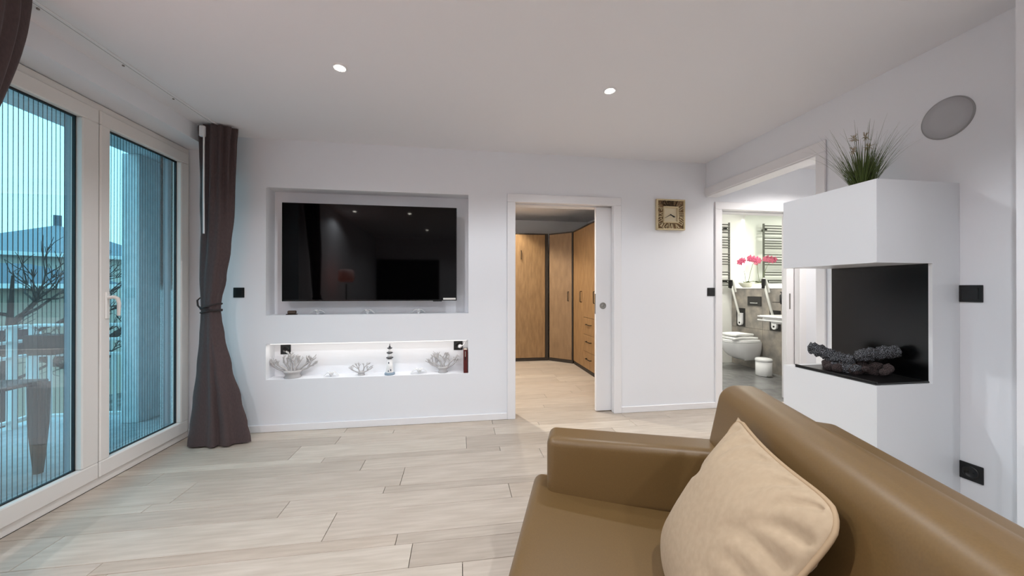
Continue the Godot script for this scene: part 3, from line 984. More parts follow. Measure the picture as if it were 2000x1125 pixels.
# ------------------------------------------------------------------ fireplace
func fireplace() -> void:
	var f := thing("corner_fireplace", "white box fireplace open at the corner against the right wall", "fireplace", Vector3(2.0, 0, -1.456))
	# own axes: x to the wall, z away into the room is negative
	var L: Material = M.lacquer
	var sc := mb()
	for b in [[0.0, 0.499, 0.0, 0.748, -0.503], [0.0, 0.499, 1.347, 1.754, -0.503], [0.331, 0.499, 0.748, 1.347, -0.016]]:
		box(sc, Vector3(b[0], b[2], b[4]), Vector3(b[1], b[3], 0))
	obj("casing", sc, L, f)
	bx("edge_strip", Vector3(-0.0015, 0.001, -0.012), Vector3(0.012, 0.747, 0.0015), L, f, 0.001)
	bx("edge_strip", Vector3(-0.0015, 1.348, -0.012), Vector3(0.012, 1.753, 0.0015), L, f, 0.001)
	bx("back_column", Vector3(0.346, 0.748, -0.498), Vector3(0.499, 1.347, -0.016), L, f)
	bx("fire_panel", Vector3(0.336, 0.748, -0.492), Vector3(0.346, 1.347, -0.016), M.fire_panel, f).set_meta("label", "glossy black back panel of the fire opening")
	bx("ember_tray", Vector3(0.012, 0.748, -0.44), Vector3(0.335, 0.757, -0.012), M.tray, f, 0.003).set_meta("label", "black tray under the logs")
	bx("tray_rim", Vector3(0.012, 0.757, -0.44), Vector3(0.022, 0.765, -0.010), M.tray, f, 0.002)
	# heap of dark stones
	var rng := RandomNumberGenerator.new()
	rng.seed = 77
	for k in 26:
		var st := mb()
		var s := rng.randf_range(0.018, 0.042)
		var xf := Transform3D(Basis.from_euler(Vector3(rng.randf() * 6, rng.randf() * 6, rng.randf() * 6)), Vector3.ZERO)
		var rings := []
		for i in 7:
			var t := -PI / 2 + PI * i / 6
			var r := PackedVector3Array()
			for j in 8:
				var a := TAU * j / 8
				var w := s * rng.randf_range(0.72, 1.1) * maxf(cos(t), 0.01)
				r.append(xf * Vector3(cos(a) * w, sin(t) * s * 0.75, sin(a) * w))
			rings.append(r)
		loft(st, rings, false)
		var o := obj("ember", st, M.ember_stone, f)
		var fz := rng.randf_range(-0.40, -0.05)
		o.position = Vector3(rng.randf_range(0.08, 0.295), 0.762 + s * 0.45 + (0.025 if k > 16 and fz > -0.22 else 0.0), fz)
	# charred logs
	logg(Vector3(2.15, 0.838, -1.665), Vector3(2.305, 0.905, -1.575), 0.031, 1, "long charred grey log lying slanted across the fire tray")
	logg(Vector3(2.12, 0.86, -1.905), Vector3(2.165, 0.815, -1.68), 0.033, 2, "short dark log with knobbly end at the far side of the fire tray")
	logg(Vector3(2.10, 0.785, -1.76), Vector3(2.13, 0.787, -1.62), 0.022, 3, "small charred stump under the long log")
	plant()

func logg(a: Vector3, b: Vector3, r: float, seed_: int, label: String) -> void:
	var n := FastNoiseLite.new()
	n.seed = seed_
	n.frequency = 38.0
	n.fractal_octaves = 3
	var st := mb()
	var d := (b - a)
	var t := d.normalized()
	var s := t.cross(Vector3.UP).normalized()
	var u := s.cross(t)
	var rings := []
	for i in 61:
		var k := i / 60.0
		var c := d * k + u * sin(k * 4.0 + seed_) * 0.008
		var e := sqrt(maxf(0.0, 1.0 - pow(absf(k * 2 - 1), 14.0)))
		var rr := PackedVector3Array()
		for j in 28:
			var an := TAU * j / 28
			var dir := s * cos(an) + u * sin(an)
			var q := c + dir * r
			rr.append(c + dir * r * maxf(e, 0.35) * (1.0 + 0.55 * n.get_noise_3dv(q)))
		rings.append(rr)
	loft(st, rings)
	var o := obj("fire_log", st, M.charred_wood)
	o.position = a
	tag(o, label, "log", "charred logs in the fireplace")

func plant() -> void:
	var p := thing("potted_grass", "artificial green grass with pale flower heads on top of the fireplace", "plant", Vector3(2.19, 1.754, -1.66))
	var st := mb()
	lathe(st, [[0.0, 0.0], [0.045, 0.0], [0.055, 0.03], [0.056, 0.035], [0.05, 0.035], [0.048, 0.03], [0.0, 0.03]], Vector3.ZERO, 20)
	obj("pot", st, M.white_china, p)
	var rng := RandomNumberGenerator.new()
	rng.seed = 9
	st = mb()
	for k in 300:
		var a := rng.randf() * TAU
		var r0 := rng.randf_range(0.0, 0.048)
		var base := Vector3(cos(a) * r0, 0.03, sin(a) * r0)
		var lean := rng.randf_range(0.10, 0.75)
		var ln := rng.randf_range(0.12, 0.22) if k < 200 else rng.randf_range(0.22, 0.36)
		var droop := rng.randf_range(0.0, 0.35) if k % 3 else rng.randf_range(0.5, 1.35)
		if k < 200:
			droop *= 0.5
		var dir := Vector3(cos(a) * lean, 1.0, sin(a) * lean).normalized()
		var side := Vector3(-sin(a), 0, cos(a))
		var w := rng.randf_range(0.0014, 0.0026) if k >= 200 else rng.randf_range(0.0025, 0.0042)
		var rings := []
		var q := base
		for i in 9:
			var f := i / 8.0
			var ww := w * (1.0 - f * 0.92)
			var nn := dir.cross(side).normalized()
			rings.append(PackedVector3Array([q + side * ww, q + nn * ww * 0.35, q - side * ww, q - nn * ww * 0.35]))
			q += dir * ln / 8.0
			dir = (dir + Vector3(cos(a), -0.9, sin(a)) * droop * 0.16 * f).normalized()
		loft(st, rings)
	var fo := obj("grass_blades", st, M.green_leaf, p)
	fo.set_meta("kind", "stuff")
	for s in [[-0.055, 0.285, 0.0], [0.01, 0.235, 0.02], [-0.085, 0.21, 0.02], [0.045, 0.31, -0.02]]:
		st = mb()
		var top := Vector3(s[0], s[1], s[2])
		tube(st, [Vector3(s[0] * 0.2, 0.05, 0), top.lerp(Vector3(s[0] * 0.2, 0.05, 0), 0.5) + Vector3(0, 0.01, 0), top], 0.0011, 5)
		var stem := obj("flower_stem", st, M.green_leaf, p)
		st = mb()
		for k in 40:
			var v := Vector3(rng.randfn(0, 0.008), rng.randf_range(-0.022, 0.024), rng.randfn(0, 0.008))
			tube(st, [top + v * 0.3, top + v], 0.0011, 4)
		obj("flower_head", st, mat("straw", Color(0.66, 0.60, 0.50), 0.9), stem)

# ------------------------------------------------------------------ sofa
var SA := Vector3(0.385, 0, -1.51)      # outer far corner of the sofa
func sofa() -> void:
	# own axes after turning: x across (seat front to back), z along (far end to near end)
	var turn := deg_to_rad(-20.0)
	var s := thing("sofa", "brown leather sofa with low arm in the lower right foreground", "sofa", SA, turn)
	var Lr: Material = M.leather
	var len_ := 1.46
	var st := mb()
	# seat cushion, a little hollow
	soft(st, Vector3(0.36, 0.13, 0.73), 0.04, Vector3(0.30, 0.305, 0.73), func(p: Vector3) -> Vector3:
		var dip := 0.012 * (1.0 - pow(p.x / 0.36, 2)) * (1.0 - pow(p.z / 0.73, 2))
		return p + Vector3(0, (-dip if p.y > 0 else 0.0) - (p.x + 0.36) * 0.06 * (1.0 if p.y > 0 else 0.0), 0), 6, 10)
	obj("seat_cushion", st, Lr, s)
	# far arm and near arm
	for z in [0.075, len_ - 0.075]:
		st = mb()
		soft(st, Vector3(0.47, 0.125, 0.073), 0.032, Vector3(0.475, 0.51, z), func(p: Vector3) -> Vector3:
			return p + Vector3(0, 0, 0.0), 6, 8)
		obj("arm", st, Lr, s)
	# leaning backrest with a round crest
	st = mb()
	soft(st, Vector3(0.075, 0.27, len_ / 2 - 0.002), 0.055, Vector3(0.687, 0.588, len_ / 2), func(p: Vector3) -> Vector3:
		return p + Vector3(p.y * 0.20, 0.004 * sin(p.z * 3.0), 0), 7, 10)
	obj("backrest", st, Lr, s)
	st = mb()
	var seam := []
	for k in 25:
		var z := lerpf(0.06, len_ - 0.06, k / 24.0)
		seam.append(Vector3(0.788, 0.846 + 0.004 * sin((z - len_ / 2) * 3.0), z))
	tube(st, seam, 0.0045, 8)
	obj("seam", st, Lr, s)
	# lower frame behind
	st = mb()
	soft(st, Vector3(0.13, 0.315, len_ / 2 - 0.01), 0.03, Vector3(0.935, 0.422, len_ / 2), func(p: Vector3) -> Vector3:
		return p + Vector3(0, -p.x * 0.10 if p.y > 0 else 0.0, 0))
	obj("back_frame", st, Lr, s)
	bx("base", Vector3(0.0, 0.06, 0.03), Vector3(1.0, 0.19, len_ - 0.03), Lr, s, 0.01)
	for x in [0.06, 0.96]:
		for z in [0.08, len_ - 0.08]:
			st = mb()
			lathe(st, [[0.022, 0.0], [0.026, 0.06], [0.0, 0.061]], Vector3(x, 0, z), 14)
			obj("foot", st, M.dark_metal, s)
	cushion()

func cushion() -> void:
	var turn := deg_to_rad(-20.0)
	var root := thing("throw_cushion", "beige velour throw cushion with piped edge leaning on the sofa back", "cushion", SA + Basis(Vector3.UP, turn) * Vector3(0.497, 0.622, 0.575), turn)
	# own frame: e1 along the sofa (towards the camera), e2 up the lean, n out of the front face
	var e1 := Vector3(0.03, -0.02, 1.0).normalized()
	var e2 := Vector3(0.52, 0.85, 0.0)
	e2 = (e2 - e1 * e2.dot(e1)).normalized()
	var nn := e1.cross(e2).normalized()
	if nn.x > 0:
		nn = -nn
	var hs := 0.235
	var noise := FastNoiseLite.new()
	noise.seed = 5
	noise.frequency = 7.0
	var creases := [[1.0, 0.62, PI + 0.5, 0.8, 0.07, 0.016], [1.0, 0.30, PI + 0.2, 0.9, 0.08, 0.018], [1.0, -0.05, PI - 0.1, 0.7, 0.07, 0.015], [1.0, -0.4, PI - 0.3, 0.8, 0.08, 0.014], [0.5, 1.0, -PI / 2 - 0.5, 0.7, 0.06, 0.014], [0.05, 1.0, -PI / 2 - 0.7, 0.9, 0.08, 0.016], [-0.4, 1.0, -PI / 2 - 0.2, 0.7, 0.07, 0.013], [-0.75, 1.0, -PI / 2, 0.5, 0.05, 0.010], [-1.0, 0.2, 0.4, 0.5, 0.08, 0.008], [0.75, 0.9, -2.0, 0.6, 0.05, 0.012]]
	var P := func(u: float, v: float, side: float) -> Vector3:
		# edges drawn in between the corners
		var uu := u * (1.0 - 0.09 * (1.0 - v * v) * absf(u) - 0.0)
		var vv := v * (1.0 - 0.09 * (1.0 - u * u) * absf(v))
		if u > 0.0 and v > 0.0:      # the near top corner is rounded
			var pull := 0.13 * pow(u * v, 5.0)
			uu -= pull
			vv -= pull
		if u < 0.0 and v < 0.0:
			var pull2 := 0.20 * pow(u * v, 4.0)
			uu += pull2
			vv += pull2
		var th := 0.078 * pow(maxf(0.0, (1.0 - pow(absf(u), 2.3)) * (1.0 - pow(absf(v), 2.3))), 0.62)
		var wr := 0.0
		var edge := maxf(absf(u), absf(v))
		# creases running in from the seams: [start u, start v, direction, length, width, depth]
		for c in creases:
			var dx: float = u - c[0]
			var dy: float = v - c[1]
			var al: float = (dx * cos(c[2]) + dy * sin(c[2])) / c[3]
			var ac: float = (-dx * sin(c[2]) + dy * cos(c[2]) + 0.08 * sin(al * 4.0)) / c[4]
			if al > -0.1 and al < 1.0:
				wr -= c[5] * exp(-ac * ac) * (1.0 - smoothstep(0.2, 1.0, al))
		wr *= 1.0 - smoothstep(0.9, 1.0, edge)
		wr += 0.004 * noise.get_noise_2d(u * 0.10, v * 0.10 + side)
		var sag := -0.02 * (1.0 - v) * (1 - u * u)
		return e1 * uu * hs + e2 * vv * hs + nn * (side * th + wr * side) + Vector3(0, sag, 0)
	var N := 44
	for side in [1.0, -1.0]:
		var st := mb()
		st.set_smooth_group(0)
		for i in N:
			for j in N:
				var q := []
				for k in [[0, 0], [1, 0], [1, 1], [0, 1]]:
					var u: float = sin((-1.0 + 2.0 * (i + k[0]) / N) * PI / 2)
					var v: float = sin((-1.0 + 2.0 * (j + k[1]) / N) * PI / 2)
					q.append(P.call(u, v, side))
				for v3 in ([q[0], q[2], q[1], q[0], q[3], q[2]] if side < 0 else [q[0], q[1], q[2], q[0], q[2], q[3]]):
					st.add_vertex(v3)
		obj("cover_front" if side > 0 else "cover_back", st, M.velour, root)
	var pts := []
	for k in 4 * 24 + 1:
		var s4: int = (k / 24) % 4
		var f := -1.0 + 2.0 * (k % 24) / 24.0
		var uv: Vector2 = [Vector2(f, 1), Vector2(1, -f), Vector2(-f, -1), Vector2(-1, f)][s4]
		# corners slightly rounded
		var cr := maxf(0.0, absf(uv.x) + absf(uv.y) - 1.86)
		uv *= 1.0 - cr * 0.35
		pts.append(P.call(uv.x, uv.y, 0.0) * 1.005)
	var st2 := mb()
	tube(st2, pts, 0.0052, 8)
	obj("piping", st2, M.piping, root).set_meta("label", "corded piping along the cushion seam")

# ------------------------------------------------------------------ bedroom
func bedroom() -> void:
	var st := mb()
	box(st, Vector3(-0.75, 0, -6.75), Vector3(-0.63, H, -3.52))
	box(st, Vector3(-0.63, 0, -6.75), Vector3(2.5, H, -6.6))
	struct("wall_bedroom", st, mat("bedroom_paint", Color(0.92, 0.92, 0.93), 0.8))
	bx("wall_between", Vector3(2.46, 0, -6.6), Vector3(2.62, H, -3.52), M.paint).set_meta("kind", "structure")
	var D: Material = M.wardrobe_dark
	# left unit
	var a := thing("wardrobe", "left wardrobe panel with oak door seen through the sliding doorway", "wardrobe", Vector3(0.30, 0, -5.94), 0.0, "oak wardrobes of the bedroom")
	bx("carcass", Vector3(0, 0.0, -0.60), Vector3(1.200, 2.155, -0.022), D, a, 0.002)
	bx("door", Vector3(0.006, 0.055, -0.02), Vector3(0.58, 2.135, 0), M.oak0, a, 0.002)
	bx("door", Vector3(0.584, 0.055, -0.02), Vector3(1.150, 2.135, 0), M.oak0, a, 0.002)
	handle(a, Vector3(0.735, 1.72, 0), Vector3(0.735, 1.86, 0), Vector3(0, 0, 1))
	bx("plinth", Vector3(0, 0, -0.022), Vector3(1.2, 0.05, -0.005), D, a)
	bx("top_edge", Vector3(0, 2.138, -0.022), Vector3(1.2, 2.155, 0.002), D, a)
	bx("post", Vector3(1.156, 0.05, -0.022), Vector3(1.205, 2.138, 0.002), D, a)
	# corner unit, turned
	var p0 := Vector3(1.515, 0, -5.94)
	var p1 := Vector3(1.835, 0, -5.63)
	var d := p1 - p0
	var c := thing("wardrobe", "corner wardrobe with angled oak door and dark handle", "wardrobe", p0, atan2(-d.z, d.x), "oak wardrobes of the bedroom")
	var w := d.length()
	bx("carcass", Vector3(0.0, 0, -0.30), Vector3(w, 2.155, -0.022), D, c, 0.002)
	bx("door", Vector3(0.012, 0.055, -0.02), Vector3(w - 0.018, 2.135, 0), M.oak1, c, 0.002)
	handle(c, Vector3(w - 0.075, 1.02, 0), Vector3(w - 0.075, 1.17, 0), Vector3(0, 0, 1))
	bx("plinth", Vector3(0, 0, -0.022), Vector3(w, 0.05, -0.005), D, c)
	bx("top_edge", Vector3(0, 2.138, -0.022), Vector3(w, 2.155, 0.002), D, c)
	bx("post", Vector3(w - 0.014, 0.05, -0.022), Vector3(w + 0.004, 2.138, 0.002), D, c)
	# right run, doors face -x; own x runs towards the camera
	var r := thing("wardrobe", "long oak wardrobe with three drawers behind the sliding door", "wardrobe", Vector3(1.845, 0, -5.62), -PI / 2, "oak wardrobes of the bedroom")
	# own x -> world +z, own z -> world -x
	var run := 1.95
	bx("carcass", Vector3(0, 0, -0.60), Vector3(run, 2.155, -0.022), D, r, 0.002)
	bx("door", Vector3(0.004, 0.055, -0.02), Vector3(0.475, 2.135, 0), M.oak2, r, 0.002)
	bx("door", Vector3(0.479, 0.80, -0.02), Vector3(0.975, 2.135, 0), M.oak2, r, 0.002)
	for k in 3:
		var y0 := 0.055 + 0.248 * k
		var dr := bx("drawer", Vector3(0.479, y0, -0.02), Vector3(0.975, y0 + 0.244, 0), M.oak2, r, 0.002)
		handle(dr, Vector3(0.62, y0 + 0.15, 0), Vector3(0.80, y0 + 0.15, 0), Vector3(0, 0, 1))
	bx("door", Vector3(0.979, 0.055, -0.02), Vector3(1.46, 2.135, 0), M.oak2, r, 0.002)
	bx("door", Vector3(1.464, 0.055, -0.02), Vector3(1.94, 2.135, 0), M.oak2, r, 0.002)
	handle(r, Vector3(0.40, 1.02, 0), Vector3(0.40, 1.18, 0), Vector3(0, 0, 1))
	handle(r, Vector3(0.945, 1.02, 0), Vector3(0.945, 1.18, 0), Vector3(0, 0, 1))
	bx("plinth", Vector3(0, 0, -0.022), Vector3(run, 0.05, -0.005), D, r)
	bx("top_edge", Vector3(0, 2.138, -0.022), Vector3(run, 2.155, 0.002), D, r)
	downlight(Vector3(0.72, H, -5.60), "lit ceiling downlight close above the left bedroom wardrobe", Color(1.0, 0.95, 0.86), 1.9, 60.0)
	downlight(Vector3(0.2, H, -4.4), "lit ceiling downlight in the middle of the bedroom", Color(1.0, 0.97, 0.92), 3.4, 78.0)

func handle(parent: Node, a: Vector3, b: Vector3, out: Vector3) -> void:
	var st := mb()
	var o := out * 0.028
	var q := (b - a).normalized() * 0.006
	tube(st, [a, a + o * 0.9, a + o + q, b + o - q, b + o * 0.9, b], 0.006, 6)
	obj("handle", st, M.dark_metal, parent)

# ------------------------------------------------------------------ bathroom
func bathroom() -> void:
	var P: Material = mat("bath_paint", Color(0.90, 0.90, 0.88), 0.6)
	var st := mb()
	box(st, Vector3(2.62, 0, -5.47), Vector3(4.9, H, -5.35))
	box(st, Vector3(4.70, 0, -5.35), Vector3(4.9, H, -3.52))
	struct("wall_bathroom", st, P)
	# tiled floor
	var fl := shell("floor_bathroom")
	for i in 4:
		for j in 4:
			bx("tile", Vector3(2.625 + i * 0.5 + 0.0015, -0.011, -5.345 + j * 0.5 + 0.0015), Vector3(minf(2.625 + i * 0.5 + 0.4985, 4.48), 0.001, minf(-5.345 + j * 0.5 + 0.4985, -3.40)), M.floor_tile, fl, 0.001)
	# half-height tiled wall that carries the toilet
	var tw := shell("wall_tiled")
	bx("core", Vector3(4.49, 0, -5.349), Vector3(4.70, 1.222, -3.521), mat("grout", Color(0.30, 0.29, 0.28), 0.9), tw)
	for i in 3:
		for j in 2:
			bx("tile", Vector3(4.48, 0.001 + j * 0.611, -5.348 + i * 0.61), Vector3(4.4905, 0.609 + j * 0.613, minf(-5.348 + i * 0.61 + 0.6075, -3.522)), M.stone_tile, tw, 0.001)
	bx("ledge", Vector3(4.472, 1.222, -5.349), Vector3(4.70, 1.240, -3.521), M.trim_white, tw, 0.003)
	# mirror above the ledge with light strips
	var mi := thing("bathroom_mirror", "large wall mirror above the tiled bathroom ledge", "mirror", Vector3(4.70, 1.30, -5.30))
	bx("glass", Vector3(-0.012, 0, 0), Vector3(-0.006, 1.12, 1.7), M.mirror, mi)
	bx("backing", Vector3(-0.006, 0.005, 0.005), Vector3(-0.0005, 1.115, 1.695), M.trim_white, mi)
	var ls := thing("mirror_light_strip", "glowing light strip along the bathroom ledge under the mirror", "light strip", Vector3(4.69, 1.262, -4.40))
	bx("strip", Vector3(-0.006, -0.012, -0.80), Vector3(0.0, 0.012, 0.80), glow("mirror_glow", Color(1.0, 1.0, 0.93), 2.2), ls)
	area(ls, "ledge_light", Vector3(-0.012, 0, 0), Vector3(-1, 0.0, 0), Vector2(1.6, 0.02), Color(1.0, 0.98, 0.90), 0.12)
	var vs := thing("corner_light_strip", "glowing upright light strip in the bathroom corner behind the orchid", "light strip", Vector3(4.69, 1.75, -5.335))
	bx("strip", Vector3(-0.02, -0.5, -0.012), Vector3(0, 0.62, 0.0), glow("mirror_glow", Color.WHITE, 2.2), vs)
	area(vs, "corner_light", Vector3(-0.02, 0.05, 0.006), Vector3(-0.6, 0, 0.8), Vector2(0.02, 1.1), Color(1.0, 0.98, 0.90), 0.12)
	# ceiling panel
	var pn := thing("bathroom_ceiling_lamp", "flat glowing ceiling lamp of the bathroom", "lamp", Vector3(3.75, H, -4.45))
	bx("housing", Vector3(-0.32, -0.03, -0.32), Vector3(0.32, 0, 0.32), M.trim_white, pn, 0.004)
	bx("diffuser", Vector3(-0.30, -0.034, -0.30), Vector3(0.30, -0.029, 0.30), glow("bath_glow", Color(1.0, 0.98, 0.90), 3.0), pn)
	area(pn, "bathroom_light", Vector3(0, -0.04, 0), Vector3(0, -1, 0), Vector2(0.6, 0.6), Color(1.0, 0.99, 0.95), 3.2)
	# towel radiator on the far wall
	var ra := thing("towel_radiator", "grey ladder towel radiator on the far bathroom wall", "radiator", Vector3(4.12, 0, -5.27))
	for s in [-0.25, 0.25]:
		st = mb()
		tube(st, [Vector3(s, 1.235, 0), Vector3(s, 2.30, 0)], 0.016, 10)
		obj("upright", st, M.radiator_grey, ra)
	for y in [2.265, 2.222, 2.18, 2.137, 2.057, 2.015, 1.975, 1.93, 1.89, 1.785, 1.745, 1.70, 1.66, 1.62, 1.49, 1.45, 1.36, 1.32, 1.28]:
		st = mb()
		tube(st, [Vector3(-0.25, y, 0.012), Vector3(0.25, y, 0.012)], 0.0105, 8)
		obj("rung", st, M.radiator_grey, ra)
	for s in [-0.2, 0.2]:
		for y in [2.2, 1.34]:
			bx("bracket", Vector3(s - 0.012, y - 0.02, -0.079), Vector3(s + 0.012, y + 0.02, 0.01), M.dark_metal, ra, 0.003)
	# flush plate
	var fp := thing("flush_plate", "dark flush plate on the grey tiles above the toilet", "flush plate", Vector3(4.48, 1.03, -4.88))
	bx("plate", Vector3(-0.012, -0.072, -0.128), Vector3(0, 0.072, 0.128), mat("flush_grey", Color(0.14, 0.135, 0.13), 0.35), fp, 0.003)
	bx("button", Vector3(-0.016, -0.036, -0.075), Vector3(-0.011, -0.022, 0.06), M.chrome, fp, 0.003)
	toilet()
	# folding grab bars in their recess plates
	grab_bar(-5.15, "folded-up white grab bar left of the toilet flush plate")
	grab_bar(-4.52, "folded-up white grab bar right of the toilet flush plate")
	# pedal bin
	var bn := thing("pedal_bin", "small white pedal bin on the bathroom floor beside the toilet", "bin", Vector3(4.235, 0.001, -4.46))
	st = mb()
	lathe(st, [[0.0, 0.004], [0.095, 0.004], [0.098, 0.012], [0.100, 0.21], [0.0, 0.211]], Vector3.ZERO, 28)
	obj("bucket", st, M.white_china, bn)
	st = mb()
	lathe(st, [[0.104, 0.209], [0.106, 0.225], [0.096, 0.243], [0.05, 0.252], [0.0, 0.253]], Vector3.ZERO, 28)
	obj("lid", st, M.white_china, bn)
	bx("pedal", Vector3(-0.04, 0.006, 0.09), Vector3(0.03, 0.018, 0.125), M.steel, bn, 0.004)
	bx("hinge", Vector3(0.07, 0.19, -0.03), Vector3(0.115, 0.225, 0.03), M.white_china, bn, 0.004)
	# wash basin
	var wb := thing("wash_basin", "white wall-hung wash basin jutting into the bathroom doorway view", "basin", Vector3(4.48, 0.86, -4.0))
	st = mb()
	soft(st, Vector3(0.225, 0.055, 0.29), 0.045, Vector3(-0.226, -0.055, 0), func(p: Vector3) -> Vector3:
		var k := 1.0 if p.y > -0.02 else 0.82
		return Vector3(p.x * k + (0.0 if k == 1.0 else 0.03), p.y + (0.0 if p.y > 0 else p.y * 0.4 * (p.x / 0.225 + 0.5)), p.z * k), 4, 6)
	obj("bowl", st, M.white_china, wb)
	bx("rim", Vector3(-0.47, -0.022, -0.30), Vector3(-0.002, 0.006, 0.30), M.white_china, wb, 0.008)
	bx("drain_cover", Vector3(-0.26, 0.005, -0.04), Vector3(-0.18, 0.009, 0.04), M.chrome, wb, 0.003)
	for y in [-0.004, -0.052]:
		st = mb()
		tube(st, [Vector3(-0.44, y, -0.22), Vector3(-0.52, y, -0.26), Vector3(-0.53, y, 0.1), Vector3(-0.46, y, 0.22)], 0.009, 8)
		obj("grip_rail", st, M.white_china, wb)
	# little shelf with bottles and a cup beyond the basin
	var sh := thing("bath_shelf", "dark little bathroom shelf carrying two black bottles", "shelf", Vector3(4.48, 1.035, -4.30))
	bx("board", Vector3(-0.14, -0.008, -0.13), Vector3(0, 0, 0.12), M.dark_metal, sh, 0.003)
	bx("back_rail", Vector3(-0.012, -0.03, -0.13), Vector3(0, -0.008, 0.12), M.dark_metal, sh, 0.002)
	for k in 2:
		var bo := thing("soap_bottle", ["black soap bottle on the dark bathroom shelf, the taller one", "black soap bottle on the dark bathroom shelf, the shorter one"][k], "bottle", Vector3(4.40, 1.036, [-4.33, -4.25][k]), 0.0, "bottles on the bathroom shelf")
		st = mb()
		var hh: float = [0.13, 0.11][k]
		lathe(st, [[0.0, 0.0], [0.028, 0.0], [0.029, 0.01], [0.029, hh * 0.75], [0.012, hh * 0.85], [0.012, hh], [0.0, hh]], Vector3.ZERO, 16)
		obj("body", st, M.black_plastic, bo)
		bx("pump", Vector3(-0.03, hh, -0.006), Vector3(0.006, hh + 0.014, 0.006), M.black_plastic, bo, 0.003)
	var ph := thing("cup_holder", "white cup in a wall holder under the dark bathroom shelf", "cup", Vector3(4.44, 0.915, -4.27))
	st = mb()
	lathe(st, [[0.0, 0.0], [0.036, 0.0], [0.038, 0.01], [0.038, 0.085], [0.034, 0.085], [0.033, 0.012], [0.0, 0.011]], Vector3.ZERO, 20)
	obj("cup", st, M.white_china, ph)
	bx("bracket", Vector3(0.03, 0.03, -0.01), Vector3(0.04, 0.06, 0.01), M.dark_metal, ph)
	plate("wall_socket", "dark socket just above the bathroom ledge near the door", "socket", Vector3(4.685, 1.345, -4.33), -PI / 2, true, "")
	orchid()

func toilet() -> void:
	var t := thing("wall_hung_toilet", "white wall-hung toilet in the bathroom", "toilet", Vector3(4.48, 0, -4.88))
	# own x: 0 at the wall, negative into the room
	var st := mb()
	var rings := []
	var outline := func(scale_x: float, scale_z: float, y: float, back: float) -> PackedVector3Array:
		var r := PackedVector3Array()
		for j in 40:
			var a := TAU * j / 40
			var c := cos(a)
			var s := sin(a)
			# squarish at the wall, round at the front
			var px := -0.27 - 0.27 * c * scale_x if c > 0 else -0.27 - 0.27 * signf(c) * pow(absf(c), 0.35)
			var pz := 0.185 * scale_z * signf(s) * pow(absf(s), 1.0 if c > 0 else 0.35)
			r.append(Vector3(minf(px, -back), y, pz))
		return r
	for p in [[0.42, 1.0, 1.0], [0.40, 1.0, 1.0], [0.33, 0.94, 0.97], [0.27, 0.80, 0.90], [0.21, 0.55, 0.78], [0.165, 0.15, 0.66], [0.145, -0.3, 0.5]]:
		rings.append(outline.call(p[1], p[2], p[0], 0.001))
	rings.reverse()
	loft(st, rings)
	obj("bowl", st, M.white_china, t)
	st = mb()
	rings = [outline.call(0.98, 0.98, 0.422, 0.06), outline.call(1.0, 1.0, 0.426, 0.055), outline.call(1.0, 1.0, 0.436, 0.055), outline.call(0.97, 0.97, 0.44, 0.06)]
	loft(st, rings)
	obj("seat", st, M.white_china, t)
	st = mb()
	rings = [outline.call(0.96, 0.97, 0.441, 0.06), outline.call(0.98, 0.98, 0.446, 0.06), outline.call(0.97, 0.97, 0.456, 0.06), outline.call(0.90, 0.90, 0.462, 0.07)]
	loft(st, rings)
	obj("lid", st, M.white_china, t)
	# folded towels on the lid
	var towels := [[0.463, 0.0, "lower folded white towel lying on the toilet lid", 0.20, 0.15], [0.512, 0.12, "upper folded white towel lying on the toilet lid", 0.17, 0.13]]
	for k in 2:
		var q: Array = towels[k]
		var tw := thing("folded_towel", q[2], "towel", Vector3(4.20 - 0.02 * k, q[0], -4.87), q[1], "towels on the toilet")
		st = mb()
		soft(st, Vector3(q[3], 0.016, q[4]), 0.014, Vector3(0, 0.017, 0), func(p: Vector3) -> Vector3:
			return p + Vector3(0, 0.006 * sin(p.x * 20.0 + k) * cos(p.z * 16.0) + (0.012 * (1.0 - pow(p.x / q[3], 2)) if p.y > 0 else 0.0), 0), 4, 8)
		obj("fold", st, mat("towel_white", Color(0.9, 0.9, 0.89), 0.95), tw)

